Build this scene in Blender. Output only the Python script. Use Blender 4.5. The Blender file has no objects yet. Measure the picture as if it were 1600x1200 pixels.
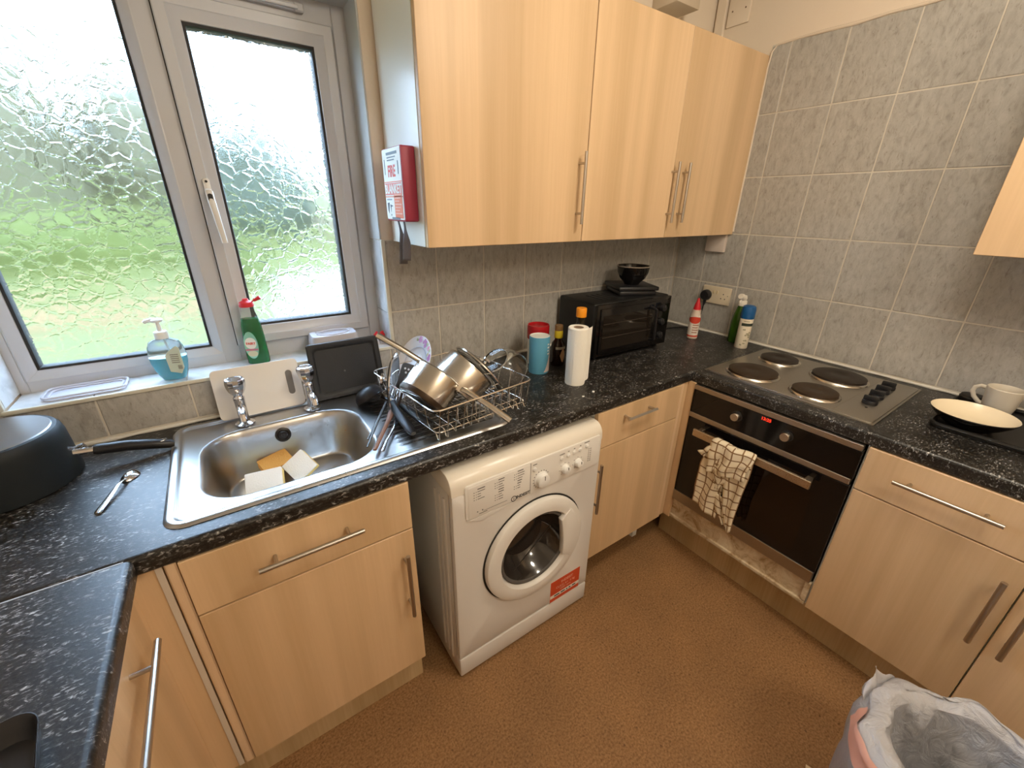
import bpy, bmesh, math, random
from math import pi, sin, cos, radians
from mathutils import Matrix, Vector, Euler
S = bpy.context.scene
COL = S.collection
# ------------------------------------------------------------------ camera, world, lights, exposure
cam_d = bpy.data.cameras.new('camera')
cam_d.sensor_fit = 'HORIZONTAL'; cam_d.sensor_width = 36.0
cam_d.lens = 36.0 * 645.81 / 1600.0
cam_d.shift_x = (800 - 796.51) / 1600.0
cam_d.shift_y = (598.30 - 600) / 1600.0
cam_d.clip_start = 0.02; cam_d.clip_end = 200
cam = bpy.data.objects.new('camera', cam_d); COL.objects.link(cam)
cam.location = (0.3004, -1.4832, 1.542)
cam.rotation_euler = (radians(66.897), radians(-0.683), radians(-34.379))
S.camera = cam
S.view_settings.view_transform = 'Standard'; S.view_settings.look = 'None'
S.view_settings.gamma = 1.0; S.view_settings.use_curve_mapping = False
S.view_settings.exposure = 0.0
S.cycles.blur_glossy = 0.0          # let daylight through the textured glass unchanged
SKY = 16.0
LAMP = 27.5
world = bpy.data.worlds.new('overcast_sky'); S.world = world; world.use_nodes = True
bg = world.node_tree.nodes['Background']
bg.inputs[0].default_value = (0.52, 0.72, 1.0, 1); bg.inputs[1].default_value = SKY
ld = bpy.data.lights.new('room_light', 'POINT'); ld.energy = LAMP; ld.color = (1.0, 0.905, 0.765); ld.shadow_soft_size = 0.14
lo = bpy.data.objects.new('room_light', ld); COL.objects.link(lo); lo.location = (1.38, -1.36, 2.33)
lo['label'] = 'warm ceiling lamp over the kitchen floor'; lo['category'] = 'lamp'
fill_d = bpy.data.lights.new('room_light', 'POINT'); fill_d.energy = LAMP * .98; fill_d.color = ld.color; fill_d.shadow_soft_size = 0.14
fill_o = bpy.data.objects.new('room_light', fill_d); COL.objects.link(fill_o); fill_o.location = (0.95, -2.35, 2.33)  # added fill, no such lamp known; brightens the lower right cabinets
fill_o['label'] = 'added warm fill light behind the camera'; fill_o['category'] = 'lamp'

# ------------------------------------------------------------------ materials
def nt(name):
    m = bpy.data.materials.new(name); m.use_nodes = True
    return m, m.node_tree.nodes, m.node_tree.links, m.node_tree.nodes['Principled BSDF']
def pm(name, col, rough=0.5, metal=0.0, spec=0.5, coat=0.0, trans=0.0, ior=1.45, bump=0.0, bscale=200.0, alpha=1.0, emit=None):
    m, N, L, b = nt(name)
    b.inputs['Base Color'].default_value = (*col, 1); b.inputs['Roughness'].default_value = rough
    b.inputs['Metallic'].default_value = metal; b.inputs['Specular IOR Level'].default_value = spec
    b.inputs['Coat Weight'].default_value = coat; b.inputs['Transmission Weight'].default_value = trans
    b.inputs['IOR'].default_value = ior; b.inputs['Alpha'].default_value = alpha
    if emit:
        b.inputs['Emission Color'].default_value = (*emit[:3], 1); b.inputs['Emission Strength'].default_value = emit[3]
    if bump:
        c = N.new('ShaderNodeTexCoord'); n = N.new('ShaderNodeTexNoise'); n.inputs['Scale'].default_value = bscale
        n.inputs['Detail'].default_value = 3
        u = N.new('ShaderNodeBump'); u.inputs['Strength'].default_value = bump; u.inputs['Distance'].default_value = 0.002
        L.new(c.outputs['Object'], n.inputs['Vector']); L.new(n.outputs[0], u.inputs['Height']); L.new(u.outputs[0], b.inputs['Normal'])
    return m
def ramp(N, stops):
    r = N.new('ShaderNodeValToRGB'); e = r.color_ramp.elements
    while len(e) < len(stops): e.new(0.5)
    for i, (p, c) in enumerate(stops):
        e[i].position = p; e[i].color = (*c, 1)
    return r
def mapped(N, L, scale, rot=(0, 0, 0), rand=0.0, out='Object'):
    c = N.new('ShaderNodeTexCoord'); mp = N.new('ShaderNodeMapping')
    mp.inputs['Scale'].default_value = scale; mp.inputs['Rotation'].default_value = rot
    if rand:
        oi = N.new('ShaderNodeObjectInfo'); mu = N.new('ShaderNodeVectorMath'); mu.operation = 'SCALE'
        cx = N.new('ShaderNodeCombineXYZ')
        for k in range(3): L.new(oi.outputs['Random'], cx.inputs[k])
        L.new(cx.outputs[0], mu.inputs[0]); mu.inputs['Scale'].default_value = rand
        ad = N.new('ShaderNodeVectorMath'); ad.operation = 'ADD'
        L.new(c.outputs[out], ad.inputs[0]); L.new(mu.outputs[0], ad.inputs[1]); L.new(ad.outputs[0], mp.inputs[0])
    else:
        L.new(c.outputs[out], mp.inputs[0])
    return mp
def noise(N, L, mp, scale, detail=4, rough=0.55, dist=0.0):
    n = N.new('ShaderNodeTexNoise'); n.inputs['Scale'].default_value = scale; n.inputs['Detail'].default_value = detail
    n.inputs['Roughness'].default_value = rough; n.inputs['Distortion'].default_value = dist
    L.new(mp.outputs[0], n.inputs['Vector']); return n
def mix(N, L, a, b, fac, mode='MIX'):
    x = N.new('ShaderNodeMix'); x.data_type = 'RGBA'; x.blend_type = mode
    for s, v in ((x.inputs[0], fac), (x.inputs[6], a), (x.inputs[7], b)):
        if hasattr(v, 'outputs'): L.new(v.outputs[0], s)
        elif hasattr(v, 'links'): L.new(v, s)
        else: s.default_value = v if not isinstance(v, tuple) else (*v, 1)
    return x.outputs[2]

def wood(name, c0, c1, rough=0.42, rand=7.0):
    m, N, L, b = nt(name)
    g = noise(N, L, mapped(N, L, (38, 38, 1.1), rand=rand), 3.0, 6, 0.6, 0.35)
    r = ramp(N, [(0.30, c0), (0.70, c1)]); L.new(g.outputs[0], r.inputs[0])
    w = noise(N, L, mapped(N, L, (9, 9, 0.16), rand=rand), 1.5, 1, 0.4)
    r2 = ramp(N, [(0.35, (0.88, 0.86, 0.83)), (0.65, (1.06, 1.06, 1.08))]); L.new(w.outputs[0], r2.inputs[0])
    col = mix(N, L, r.outputs[0], r2.outputs[0], 1.0, 'MULTIPLY'); L.new(col, b.inputs['Base Color'])
    b.inputs['Roughness'].default_value = rough; b.inputs['Specular IOR Level'].default_value = 0.35
    return m
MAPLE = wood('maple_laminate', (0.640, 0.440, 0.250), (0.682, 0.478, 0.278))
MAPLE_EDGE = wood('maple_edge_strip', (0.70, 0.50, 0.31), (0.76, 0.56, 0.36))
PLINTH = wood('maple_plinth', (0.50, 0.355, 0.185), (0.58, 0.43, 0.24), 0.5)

def tile_mat():
    m, N, L, b = nt('grey_stone_tile')
    a = noise(N, L, mapped(N, L, (62, 62, 26), rand=13), 1.0, 6, 0.62, 0.6)
    r = ramp(N, [(0.28, (0.295, 0.276, 0.242)), (0.47, (0.392, 0.372, 0.334)), (0.68, (0.455, 0.436, 0.398))]); L.new(a.outputs[0], r.inputs[0])
    s = noise(N, L, mapped(N, L, (150, 150, 55), rand=5), 1.0, 4, 0.6, 1.2)
    r2 = ramp(N, [(0.30, (0.62, 0.58, 0.53)), (0.42, (1, 1, 1))]); L.new(s.outputs[0], r2.inputs[0])
    L.new(mix(N, L, r.outputs[0], r2.outputs[0], 0.75, 'MULTIPLY'), b.inputs['Base Color'])
    b.inputs['Roughness'].default_value = 0.30; b.inputs['Specular IOR Level'].default_value = 0.5
    u = N.new('ShaderNodeBump'); u.inputs['Strength'].default_value = 0.12; u.inputs['Distance'].default_value = 0.002
    L.new(a.outputs[0], u.inputs['Height']); L.new(u.outputs[0], b.inputs['Normal'])
    return m
TILE = tile_mat()
def marble_tile():
    m, N, L, b = nt('pale_sill_tile')
    a = noise(N, L, mapped(N, L, (14, 14, 14), rand=4), 1.0, 5, 0.6, 0.8)
    r = ramp(N, [(0.35, (0.50, 0.52, 0.53)), (0.65, (0.66, 0.68, 0.69))]); L.new(a.outputs[0], r.inputs[0])
    L.new(r.outputs[0], b.inputs['Base Color']); b.inputs['Roughness'].default_value = 0.18
    return m
SILLT = marble_tile()
GROUT = pm('grout', (0.60, 0.55, 0.46), 0.8)
SEAL = pm('silicone_sealant', (0.70, 0.67, 0.60), 0.5)
def worktop_mat():
    m, N, L, b = nt('black_granite_laminate')
    rot = (0, 0, 0.6)
    a = noise(N, L, mapped(N, L, (1, 2.3, 1.6), rot), 88, 5, 0.62, 0.6)
    r = ramp(N, [(0.52, (0.0, 0.0, 0.0)), (0.58, (0.105, 0.100, 0.095)), (0.68, (0.56, 0.55, 0.53))]); L.new(a.outputs[0], r.inputs[0])
    c = noise(N, L, mapped(N, L, (1, 1.4, 1.2), rot), 16, 3, 0.6)
    r2 = ramp(N, [(0.40, (0.10, 0.10, 0.10)), (0.62, (1, 1, 1))]); L.new(c.outputs[0], r2.inputs[0])
    fl = mix(N, L, r.outputs[0], r2.outputs[0], 1.0, 'MULTIPLY')
    d = noise(N, L, mapped(N, L, (1, 1, 1)), 220, 2, 0.5)
    r3 = ramp(N, [(0.35, (0.003, 0.003, 0.003)), (0.75, (0.022, 0.019, 0.016))]); L.new(d.outputs[0], r3.inputs[0])
    L.new(mix(N, L, r3.outputs[0], fl, 1.0, 'ADD'), b.inputs['Base Color'])
    r4 = ramp(N, [(0.3, (0.30,) * 3), (0.7, (0.40,) * 3)]); L.new(a.outputs[0], r4.inputs[0]); L.new(r4.outputs[0], b.inputs['Roughness'])
    u = N.new('ShaderNodeBump'); u.inputs['Strength'].default_value = 0.25; u.inputs['Distance'].default_value = 0.0015
    L.new(a.outputs[0], u.inputs['Height']); L.new(u.outputs[0], b.inputs['Normal'])
    return m
TOP = worktop_mat()
def floor_mat():
    m, N, L, b = nt('brown_speckled_vinyl')
    a = noise(N, L, mapped(N, L, (1, 1, 1)), 150, 4, 0.7)
    r = ramp(N, [(0.32, (0.150, 0.073, 0.028)), (0.5, (0.275, 0.146, 0.060)), (0.68, (0.375, 0.210, 0.094))]); L.new(a.outputs[0], r.inputs[0])
    c = noise(N, L, mapped(N, L, (1, 1, 1)), 5, 3)
    r2 = ramp(N, [(0.3, (0.88, 0.88, 0.88)), (0.7, (1.08, 1.07, 1.05))]); L.new(c.outputs[0], r2.inputs[0])
    v = N.new('ShaderNodeTexVoronoi'); v.inputs['Scale'].default_value = 30; L.new(mapped(N, L, (1, 1, 1)).outputs[0], v.inputs['Vector'])
    r3 = ramp(N, [(0.06, (0.45, 0.42, 0.40)), (0.11, (1, 1, 1))]); L.new(v.outputs['Distance'], r3.inputs[0])
    x = mix(N, L, r.outputs[0], r2.outputs[0], 1.0, 'MULTIPLY'); L.new(mix(N, L, x, r3.outputs[0], 0.8, 'MULTIPLY'), b.inputs['Base Color'])
    b.inputs['Roughness'].default_value = 0.62; b.inputs['Specular IOR Level'].default_value = 0.3
    u = N.new('ShaderNodeBump'); u.inputs['Strength'].default_value = 0.3; u.inputs['Distance'].default_value = 0.002
    L.new(a.outputs[0], u.inputs['Height']); L.new(u.outputs[0], b.inputs['Normal'])
    return m
FLOOR = floor_mat()
def steel(name, col=(0.60, 0.59, 0.57), rough=0.27, scale=(4, 300, 300), amt=0.10):
    m, N, L, b = nt(name)
    a = noise(N, L, mapped(N, L, scale), 1.0, 4, 0.6)
    r = ramp(N, [(0.3, (max(rough - amt, 0.03),) * 3), (0.7, (rough + amt,) * 3)]); L.new(a.outputs[0], r.inputs[0])
    L.new(r.outputs[0], b.inputs['Roughness'])
    b.inputs['Base Color'].default_value = (*col, 1); b.inputs['Metallic'].default_value = 1
    return m
SINKM = steel('sink_steel', (0.47, 0.465, 0.455), 0.30, (8, 8, 8), 0.03)
HOBM = steel('hob_steel', (0.46, 0.43, 0.38), 0.34, (40, 40, 40), 0.02)
HANDLE = steel('brushed_nickel', (0.50, 0.46, 0.41), 0.30, (400, 400, 400), 0.02)
PAN = steel('pan_steel', (0.60, 0.56, 0.50), 0.22, (20, 20, 20), 0.04)
OVSTEEL = steel('oven_trim_steel', (0.42, 0.37, 0.31), 0.40)
CHROME = pm('chrome', (0.66, 0.66, 0.68), 0.11, 1.0)
WIRE = pm('chromed_wire', (0.78, 0.77, 0.74), 0.18, 1.0)
DARKSTEEL = pm('dark_steel', (0.09, 0.085, 0.08), 0.42, 1.0)
WALLP = pm('cream_wall_paint', (0.74, 0.63, 0.50), 0.85, bump=0.25, bscale=120)
WALLW = pm('white_reveal_paint', (0.52, 0.53, 0.52), 0.75, bump=0.2, bscale=60)
CEIL = pm('ceiling_paint', (0.80, 0.77, 0.70), 0.9)
UPVC = pm('white_upvc', (0.50, 0.505, 0.52), 0.32)
GASKET = pm('black_gasket', (0.015, 0.015, 0.015), 0.6)
WHITE = pm('white_plastic', (0.80, 0.79, 0.76), 0.35)
CARCASS = pm('white_melamine', (0.78, 0.78, 0.72), 0.30)
ENAMEL = pm('white_enamel', (0.72, 0.69, 0.65), 0.28)
ENAMELB = pm('white_machine_panel', (0.76, 0.73, 0.68), 0.34)
DIRTY = None
BLACKG = pm('black_gloss', (0.006, 0.005, 0.005), 0.08)
BLACKP = pm('black_plastic', (0.012, 0.012, 0.014), 0.36)
BLACKM = pm('black_matt_metal', (0.010, 0.009, 0.008), 0.45)
NAVYPAN = pm('slate_pan_coating', (0.010, 0.014, 0.017), 0.50, spec=0.3)
PANBASE = pm('worn_pan_base', (0.36, 0.37, 0.38), 0.30, 0.8)
SLATEB = pm('slate_grey_plastic', (0.018, 0.020, 0.023), 0.50, bump=0.3, bscale=500)
PLATE_IRON = pm('cast_iron_plate', (0.026, 0.018, 0.013), 0.48, 0.3)
RUSTY = pm('browned_cast_iron', (0.040, 0.024, 0.013), 0.50, 0.3)
RED = pm('red_plastic', (0.62, 0.02, 0.03), 0.35)
REDBOX = pm('red_painted_box', (0.30, 0.026, 0.055), 0.45)
INK = pm('black_ink', (0.02, 0.02, 0.02), 0.6)
GREYINK = pm('grey_ink', (0.16, 0.15, 0.14), 0.6)
REDINK = pm('red_ink', (0.65, 0.06, 0.03), 0.5)
ORINK = pm('orange_ink', (0.72, 0.16, 0.06), 0.5)
PAPER = pm('paper_label', (0.78, 0.78, 0.72), 0.45)
def glassm(name, col, rough=0.02, ior=1.45):
    return pm(name, col, rough, trans=1.0, ior=ior)
GLASS = glassm('clear_glass', (0.95, 0.97, 0.97))
CLEARP = glassm('clear_plastic', (0.93, 0.96, 0.96), 0.08, 1.25)
BLUELIQ = pm('blue_hand_soap', (0.0, 0.50, 0.66), 0.1, trans=0.45, ior=1.33)
GREENLIQ = pm('green_washing_up_liquid', (0.0, 0.16, 0.035), 0.1, trans=0.25, ior=1.33)
GREENGL = pm('green_bottle_plastic', (0.05, 0.14, 0.01), 0.2, trans=0.25)
TOWEL = None
SPONGEW = pm('white_sponge_scourer', (0.82, 0.78, 0.70), 0.9, bump=0.6, bscale=300)
SPONGEY = pm('yellow_sponge_foam', (0.80, 0.62, 0.22), 0.95, bump=0.8, bscale=260)
SPONGEO = pm('orange_sponge_foam', (0.66, 0.36, 0.10), 0.95, bump=0.8, bscale=260)
BOARD = pm('stained_white_board', (0.74, 0.71, 0.66), 0.5)
CREAMC = pm('cream_glaze', (0.80, 0.69, 0.50), 0.25)
MUGM = pm('off_white_stoneware', (0.62, 0.56, 0.46), 0.35)
KROLL = pm('kitchen_paper', (0.86, 0.83, 0.74), 0.9, bump=0.5, bscale=160)
CARD = pm('brown_cardboard', (0.30, 0.20, 0.13), 0.8)
SOCKET = pm('cream_socket_plastic', (0.70, 0.60, 0.44), 0.35)
SOYBR = pm('dark_sauce_bottle', (0.020, 0.008, 0.004), 0.12)
WOODU = pm('brown_wooden_utensil', (0.20, 0.09, 0.045), 0.6)

# ------------------------------------------------------------------ mesh helpers
WM = {}                                   # root -> world matrix
def link(o): COL.objects.link(o); return o
def tagp(o, label=None, cat=None, group=None, kind=None):
    if label: o['label'] = label
    if cat: o['category'] = cat
    if group: o['group'] = group
    if kind: o['kind'] = kind
    return o
def thing(name, label, cat, loc=(0, 0, 0), rz=0.0, group=None):
    o = link(bpy.data.objects.new(name, None)); o.location = loc; o.rotation_euler = (0, 0, rz)
    o.empty_display_size = 0.05
    WM[o] = Matrix.Translation(loc) @ Matrix.Rotation(rz, 4, 'Z')
    return tagp(o, label, cat, group)
def rootm(o):
    while o.parent: o = o.parent
    return WM.get(o, Matrix.Identity(4))
def frame(o, z, x=(1, 0, 0)):
    "matrix with origin o, local z along z"
    z = Vector(z).normalized(); x = Vector(x); x = (x - z * x.dot(z))
    if x.length < 1e-5: x = Vector((0, 1, 0)) - z * z.y
    x.normalize(); y = z.cross(x)
    return Matrix(((x.x, y.x, z.x, o[0]), (x.y, y.y, z.y, o[1]), (x.z, y.z, z.z, o[2]), (0, 0, 0, 1)))
class MB:
    def __init__(s, M=None): s.bm = bmesh.new(); s.M = M
    def _add(s, vs, M):
        if M is not None: bmesh.ops.transform(s.bm, matrix=M, verts=vs)
        if s.M is not None: bmesh.ops.transform(s.bm, matrix=s.M, verts=vs)
        return s
    def box(s, x0, x1, y0, y1, z0, z1, bev=0.0, seg=1, M=None):
        t = bmesh.new(); bmesh.ops.create_cube(t, size=1)
        for v in t.verts: v.co = ((x0 + x1) / 2 + v.co.x * (x1 - x0), (y0 + y1) / 2 + v.co.y * (y1 - y0), (z0 + z1) / 2 + v.co.z * (z1 - z0))
        if bev: bmesh.ops.bevel(t, geom=list(t.edges), offset=bev, segments=seg, affect='EDGES', profile=0.5)
        return s.merge(t, M)
    def merge(s, t, M=None):
        me = bpy.data.meshes.new('t'); t.to_mesh(me); t.free()
        n = len(s.bm.verts); s.bm.from_mesh(me); bpy.data.meshes.remove(me)
        s.bm.verts.ensure_lookup_table()
        return s._add(s.bm.verts[n:], M)
    def lathe(s, prof, n=24, M=None, sx=1.0, sy=1.0, arc=None, p=None):
        "prof: list of (r,z); p = superellipse exponent"
        vs = []; rings = []
        for r, z in prof:
            if r < 1e-6:
                v = s.bm.verts.new((0, 0, z)); rings.append([v]); vs.append(v); continue
            ring = []
            for k in range(n):
                a = 2 * pi * k / n; c, q = cos(a), sin(a)
                f = 1.0
                if p: f = 1.0 / ((abs(c) ** p + abs(q) ** p) ** (1.0 / p))
                v = s.bm.verts.new((r * c * f * sx, r * q * f * sy, z)); ring.append(v)
            rings.append(ring); vs += ring
        for a, b in zip(rings, rings[1:]):
            if len(a) == 1 and len(b) == 1: continue
            for k in range(n):
                k2 = (k + 1) % n
                if len(a) == 1: f = (a[0], b[k2], b[k])
                elif len(b) == 1: f = (a[k], a[k2], b[0])
                else: f = (a[k], a[k2], b[k2], b[k])
                s.bm.faces.new(f)
        return s._add(vs, M)
    def tube(s, pts, r, n=8, closed=False, flat=None, M=None, caps=True):
        pts = [Vector(q) for q in pts]; m = len(pts); rings = []; vs = []; prev = None
        for i, q in enumerate(pts):
            if closed: d = pts[(i + 1) % m] - pts[i - 1]
            else: d = pts[min(i + 1, m - 1)] - pts[max(i - 1, 0)]
            d.normalize()
            if prev is None:
                u = d.cross(Vector((0, 0, 1)))
                if u.length < 1e-3: u = d.cross(Vector((0, 1, 0)))
            else: u = prev - d * prev.dot(d)
            u.normalize(); prev = u; w = d.cross(u)
            rr = r[i] if isinstance(r, (list, tuple)) else r
            fl = flat if flat else 1.0
            ring = [s.bm.verts.new(q + u * (rr * cos(2 * pi * k / n)) + w * (rr * fl * sin(2 * pi * k / n))) for k in range(n)]
            rings.append(ring); vs += ring
        L = list(zip(rings, rings[1:] + ([rings[0]] if closed else [])))
        if not closed: L = list(zip(rings, rings[1:]))
        for a, b in L:
            for k in range(n): s.bm.faces.new((a[k], a[(k + 1) % n], b[(k + 1) % n], b[k]))
        if not closed and caps:
            s.bm.faces.new(rings[0][::-1]); s.bm.faces.new(rings[-1])
        return s._add(vs, M)
    def rod(s, a, b, r, n=12): return s.tube([a, b], r, n)
    def prism(s, poly, h0, h1, M=None, bev=0.0):
        "poly in local xy, extruded along local z"
        t = bmesh.new(); lo_ = [t.verts.new((x, y, h0)) for x, y in poly]; hi = [t.verts.new((x, y, h1)) for x, y in poly]
        n = len(poly); t.faces.new(lo_[::-1]); t.faces.new(hi)
        for k in range(n): t.faces.new((lo_[k], lo_[(k + 1) % n], hi[(k + 1) % n], hi[k]))
        bmesh.ops.recalc_face_normals(t, faces=t.faces)
        if bev:
            ed = [e for e in t.edges if abs(e.verts[0].co.z - e.verts[1].co.z) < 1e-7]
            bmesh.ops.bevel(t, geom=ed, offset=bev, segments=2, affect='EDGES', profile=0.5)
        return s.merge(t, M)
    def grid(s, f, nu, nv, M=None, closeu=False):
        vs = [[s.bm.verts.new(f(i / (nu if closeu else nu - 1), j / (nv - 1))) for j in range(nv)] for i in range(nu)]
        for i in range(nu if closeu else nu - 1):
            for j in range(nv - 1):
                i2 = (i + 1) % nu
                s.bm.faces.new((vs[i][j], vs[i2][j], vs[i2][j + 1], vs[i][j + 1]))
        return s._add([v for r in vs for v in r], M)
    def build(s, name, mat, parent=None, origin=None, angle=35, smooth=True, local=False, recalc=True):
        bm = s.bm
        if recalc: bmesh.ops.recalc_face_normals(bm, faces=bm.faces)
        X = Matrix.Identity(4)
        if parent is not None:
            if not local: X = rootm(parent).inverted()
        elif origin is not None: X = Matrix.Translation(origin).inverted()
        bm.transform(X)
        me = bpy.data.meshes.new(name); bm.to_mesh(me); bm.free()
        if isinstance(mat, (list, tuple)):
            for q in mat: me.materials.append(q)
        elif mat is not None: me.materials.append(mat)
        if smooth:
            me.shade_smooth(); me.set_sharp_from_angle(angle=radians(angle))
        o = link(bpy.data.objects.new(name, me))
        if parent is not None: o.parent = parent
        elif origin is not None:
            o.location = origin; WM[o] = Matrix.Translation(origin)
        return o
def rrect(x0, x1, y0, y1, r, n=6):
    P = []
    for cx, cy, a in ((x1 - r, y1 - r, 0), (x0 + r, y1 - r, 90), (x0 + r, y0 + r, 180), (x1 - r, y0 + r, 270)):
        for k in range(n + 1):
            t = radians(a + 90 * k / n); P.append((cx + r * cos(t), cy + r * sin(t)))
    return P
def lettering(name, text, size, M, mat, parent, depth=0.0, align='CENTER', sx=1.0, bold=0.0):
    c = bpy.data.curves.new('txt', 'FONT'); c.body = text; c.size = size; c.align_x = align; c.align_y = 'CENTER'
    c.extrude = depth; c.resolution_u = 2; c.offset = bold
    o = bpy.data.objects.new('txt', c); me = bpy.data.meshes.new_from_object(o)
    bpy.data.objects.remove(o); bpy.data.curves.remove(c)
    me.name = name
    X = rootm(parent).inverted() @ M @ Matrix.Diagonal((sx, 1, 1, 1))
    me.transform(X); me.materials.clear(); me.materials.append(mat)
    q = link(bpy.data.objects.new(name, me)); q.parent = parent
    return q
def FX(x, y, z, s=-1):   # text/plate frame on a plane x=const facing -x (read from -x side)
    return Matrix(((0, 0, s, x), (s, 0, 0, y), (0, 1, 0, z), (0, 0, 0, 1)))
def FY(x, y, z):         # plane y=const facing -y
    return Matrix(((1, 0, 0, x), (0, 0, -1, y), (0, 1, 0, z), (0, 0, 0, 1)))
def copy_tree(o, **kw):
    c = o.copy(); COL.objects.link(c); WM[c] = WM.get(o)
    for ch in list(o.children):
        d = ch.copy(); COL.objects.link(d); d.parent = c
        for g in list(ch.children):
            e = g.copy(); COL.objects.link(e); e.parent = d
    return c
# ------------------------------------------------------------------ dimensions (metres)
CT = 0.915; CB = 0.872; XB = 2.472; XLW = -0.57; YF = -2.75; CH = 2.46
XJ = 0.983; YJ = -0.171; TW = 0.2077; ZR = [0.927, 1.179, 1.4305, 1.682, 1.936, 2.19]
WX0, WX1, WZ0, WZ1 = -0.2189, 0.7786, 1.052, 2.09
RV = 0.12
def struct(o): o['kind'] = 'structure'; return o
# ------------------------------------------------------------------ room shell
struct(MB().box(XLW - .1, XB + .1, YF - .1, .28, -.05, 0).build('floor', FLOOR))
struct(MB().box(XLW - .1, XB + .1, YF - .1, .28, CH, CH + .05).build('ceiling', CEIL))
struct(MB().box(XLW - .1, XLW, YF, .28, 0, CH).build('wall_left', WALLP))
struct(MB().box(XLW - .1, XB + .1, YF - .1, YF, 0, CH).build('wall_front', WALLP))
wr = struct(MB().box(XB + .004, XB + .12, YF, .28, 0, CH).build('wall_right', WALLP))
w = MB()
w.box(XLW, WX0 - .006, .004, .27, 0, CH); w.box(WX1 + .006, XB + .004, .004, .27, 0, CH)
w.box(WX0 - .006, WX1 + .006, .004, .27, 0, WZ0 - .008); w.box(WX0 - .006, WX1 + .006, .004, .27, WZ1 + .004, CH)
wb = struct(w.build('wall_back', WALLP))
# painted reveal above the tiles (thin plaster skins on the two jambs and the head)
w = MB()
w.box(WX1, WX1 + .005, .003, RV + .02, ZR[2] + .002, WZ1); w.box(WX0 - .005, WX0, .003, RV + .02, ZR[2] + .002, WZ1)
w.box(WX0 - .005, WX1 + .005, .003, RV + .02, WZ1 - .002, WZ1 + .003)
w.build('reveal_plaster', WALLW, wb)
_tm = {}
def tile_mesh(a, b, mat):
    k = (round(a, 4), round(b, 4), mat.name)
    if k not in _tm:
        q = MB().box(0, a, -.006, 0, 0, b, .0016, 1); bm = q.bm
        me = bpy.data.meshes.new('tile'); bm.to_mesh(me); bm.free(); me.materials.append(mat); _tm[k] = me
    return _tm[k]
def tile(par, kind, u0, u1, v0, v1, off, mat=None):
    "kind: B wall facing -y at y=off, R wall facing -x at x=off, S lying, J reveal jamb facing -x, K jamb facing +x"
    me = tile_mesh(u1 - u0, v1 - v0, mat or TILE)
    o = link(bpy.data.objects.new('tile', me)); o.parent = par
    j = random.uniform(-.0006, .0006)
    if kind == 'B': X = Matrix.Translation((u0, off + .006 + j, v0)) 
    elif kind == 'R': X = Matrix.Translation((off + .006 + j, u1, v0)) @ Matrix.Rotation(-pi / 2, 4, 'Z')
    elif kind == 'S': X = Matrix.Translation((u0, v1, off)) @ Matrix.Rotation(pi / 2, 4, 'X')
    elif kind == 'J': X = Matrix.Translation((off + .006, u1, v0)) @ Matrix.Rotation(-pi / 2, 4, 'Z')
    else: X = Matrix.Translation((off - .006, u0, v0)) @ Matrix.Rotation(pi / 2, 4, 'Z')
    o.matrix_local = X
    return o
G = .0022
random.seed(4)
xs = [XJ + k * TW for k in range(-8, 9)]
def cuts(a, b, grid):
    c = [a] + [q for q in grid if a + .012 < q < b - .012] + [b]
    return list(zip(c, c[1:]))
# behind the counter, right of the window: two rows
for r in range(2):
    for a, b in cuts(.792, XB, xs): tile(wb, 'B', a + G, b - G, ZR[r] + G, ZR[r + 1] - G, -.002)
for a, b in cuts(XLW, .792, xs): tile(wb, 'B', a + G, b - G, ZR[0] + G, WZ0 - .012, -.002)
for r in range(2):
    lo_ = ZR[r] if r else WZ0 - .008
    tile(wb, 'B', XLW + G, -.36 - G, lo_ + G, ZR[r + 1] - G, -.002); tile(wb, 'B', -.36 + G, WX0 - .012, lo_ + G, ZR[r + 1] - G, -.002)
g = MB(); g.box(.79, XB, .0, .004, .915, ZR[2]); g.box(XLW, .79, .0, .004, .915, WZ0 - .010); g.box(XLW, WX0 - .01, 0, .004, WZ0 - .01, ZR[2])
g.build('grout', GROUT, wb)
# right wall: five rows
ys = [YJ - k * TW for k in range(0, 12)]
for r in range(5):
    y0 = -.003 if r < 2 else -.03
    if r == 4: y0 = -.300
    c = [y0] + [q for q in ys if -1.85 < q < y0 - .012]
    for a, b in zip(c, c[1:]): tile(wr, 'R', b + G, a - G, ZR[r] + G, ZR[r + 1] - G, XB)
g = MB(); g.box(XB + .0020, XB + .005, -1.85, 0, .915, ZR[4]); g.box(XB + .0020, XB + .005, -1.85, -.298, ZR[4], ZR[5] + .004)
g.build('grout', GROUT, wr)
# sill and jamb tiles
for a, b in cuts(WX0, WX1, [-.0556, .152, .36, .5676]):
    tile(wb, 'S', a + .001, b - .001, -.002, RV, WZ0, SILLT)
for a, b in ((WZ0 + .002, 1.177), (1.177, ZR[2])):
    tile(wb, 'J', .004, RV, a + .001, b - .001, WX1, SILLT); tile(wb, 'K', .004, RV, a + .001, b - .001, WX0, SILLT)
EDGE = pm('cream_tile_trim', (0.62, 0.60, 0.50), 0.4)
struct(MB().box(WX0 - .008, WX1 + .012, -.009, .0, WZ0 - .011, WZ0 + .001, .003, 2).build('trim_1', EDGE))
struct(MB().box(WX1, WX1 + .013, -.006, .004, WZ0 + .001, ZR[2] + .001, .003, 2).build('trim_2', EDGE))
struct(MB().box(WX0 - .012, WX0, -.006, .004, WZ0 + .001, ZR[2] + .001, .003, 2).build('trim_3', EDGE))
random.seed(9)
def bead(pts):
    return MB().tube(pts, [.0050 + random.uniform(-.0016, .0016) for _ in pts], 8)
struct(bead([(x / 20, -.004 + random.uniform(-.001, .001), CT + .0045) for x in range(-11, 49)] + [(XB - .004, -.004, CT + .0045)]).build('trim_4', SEAL))
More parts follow.
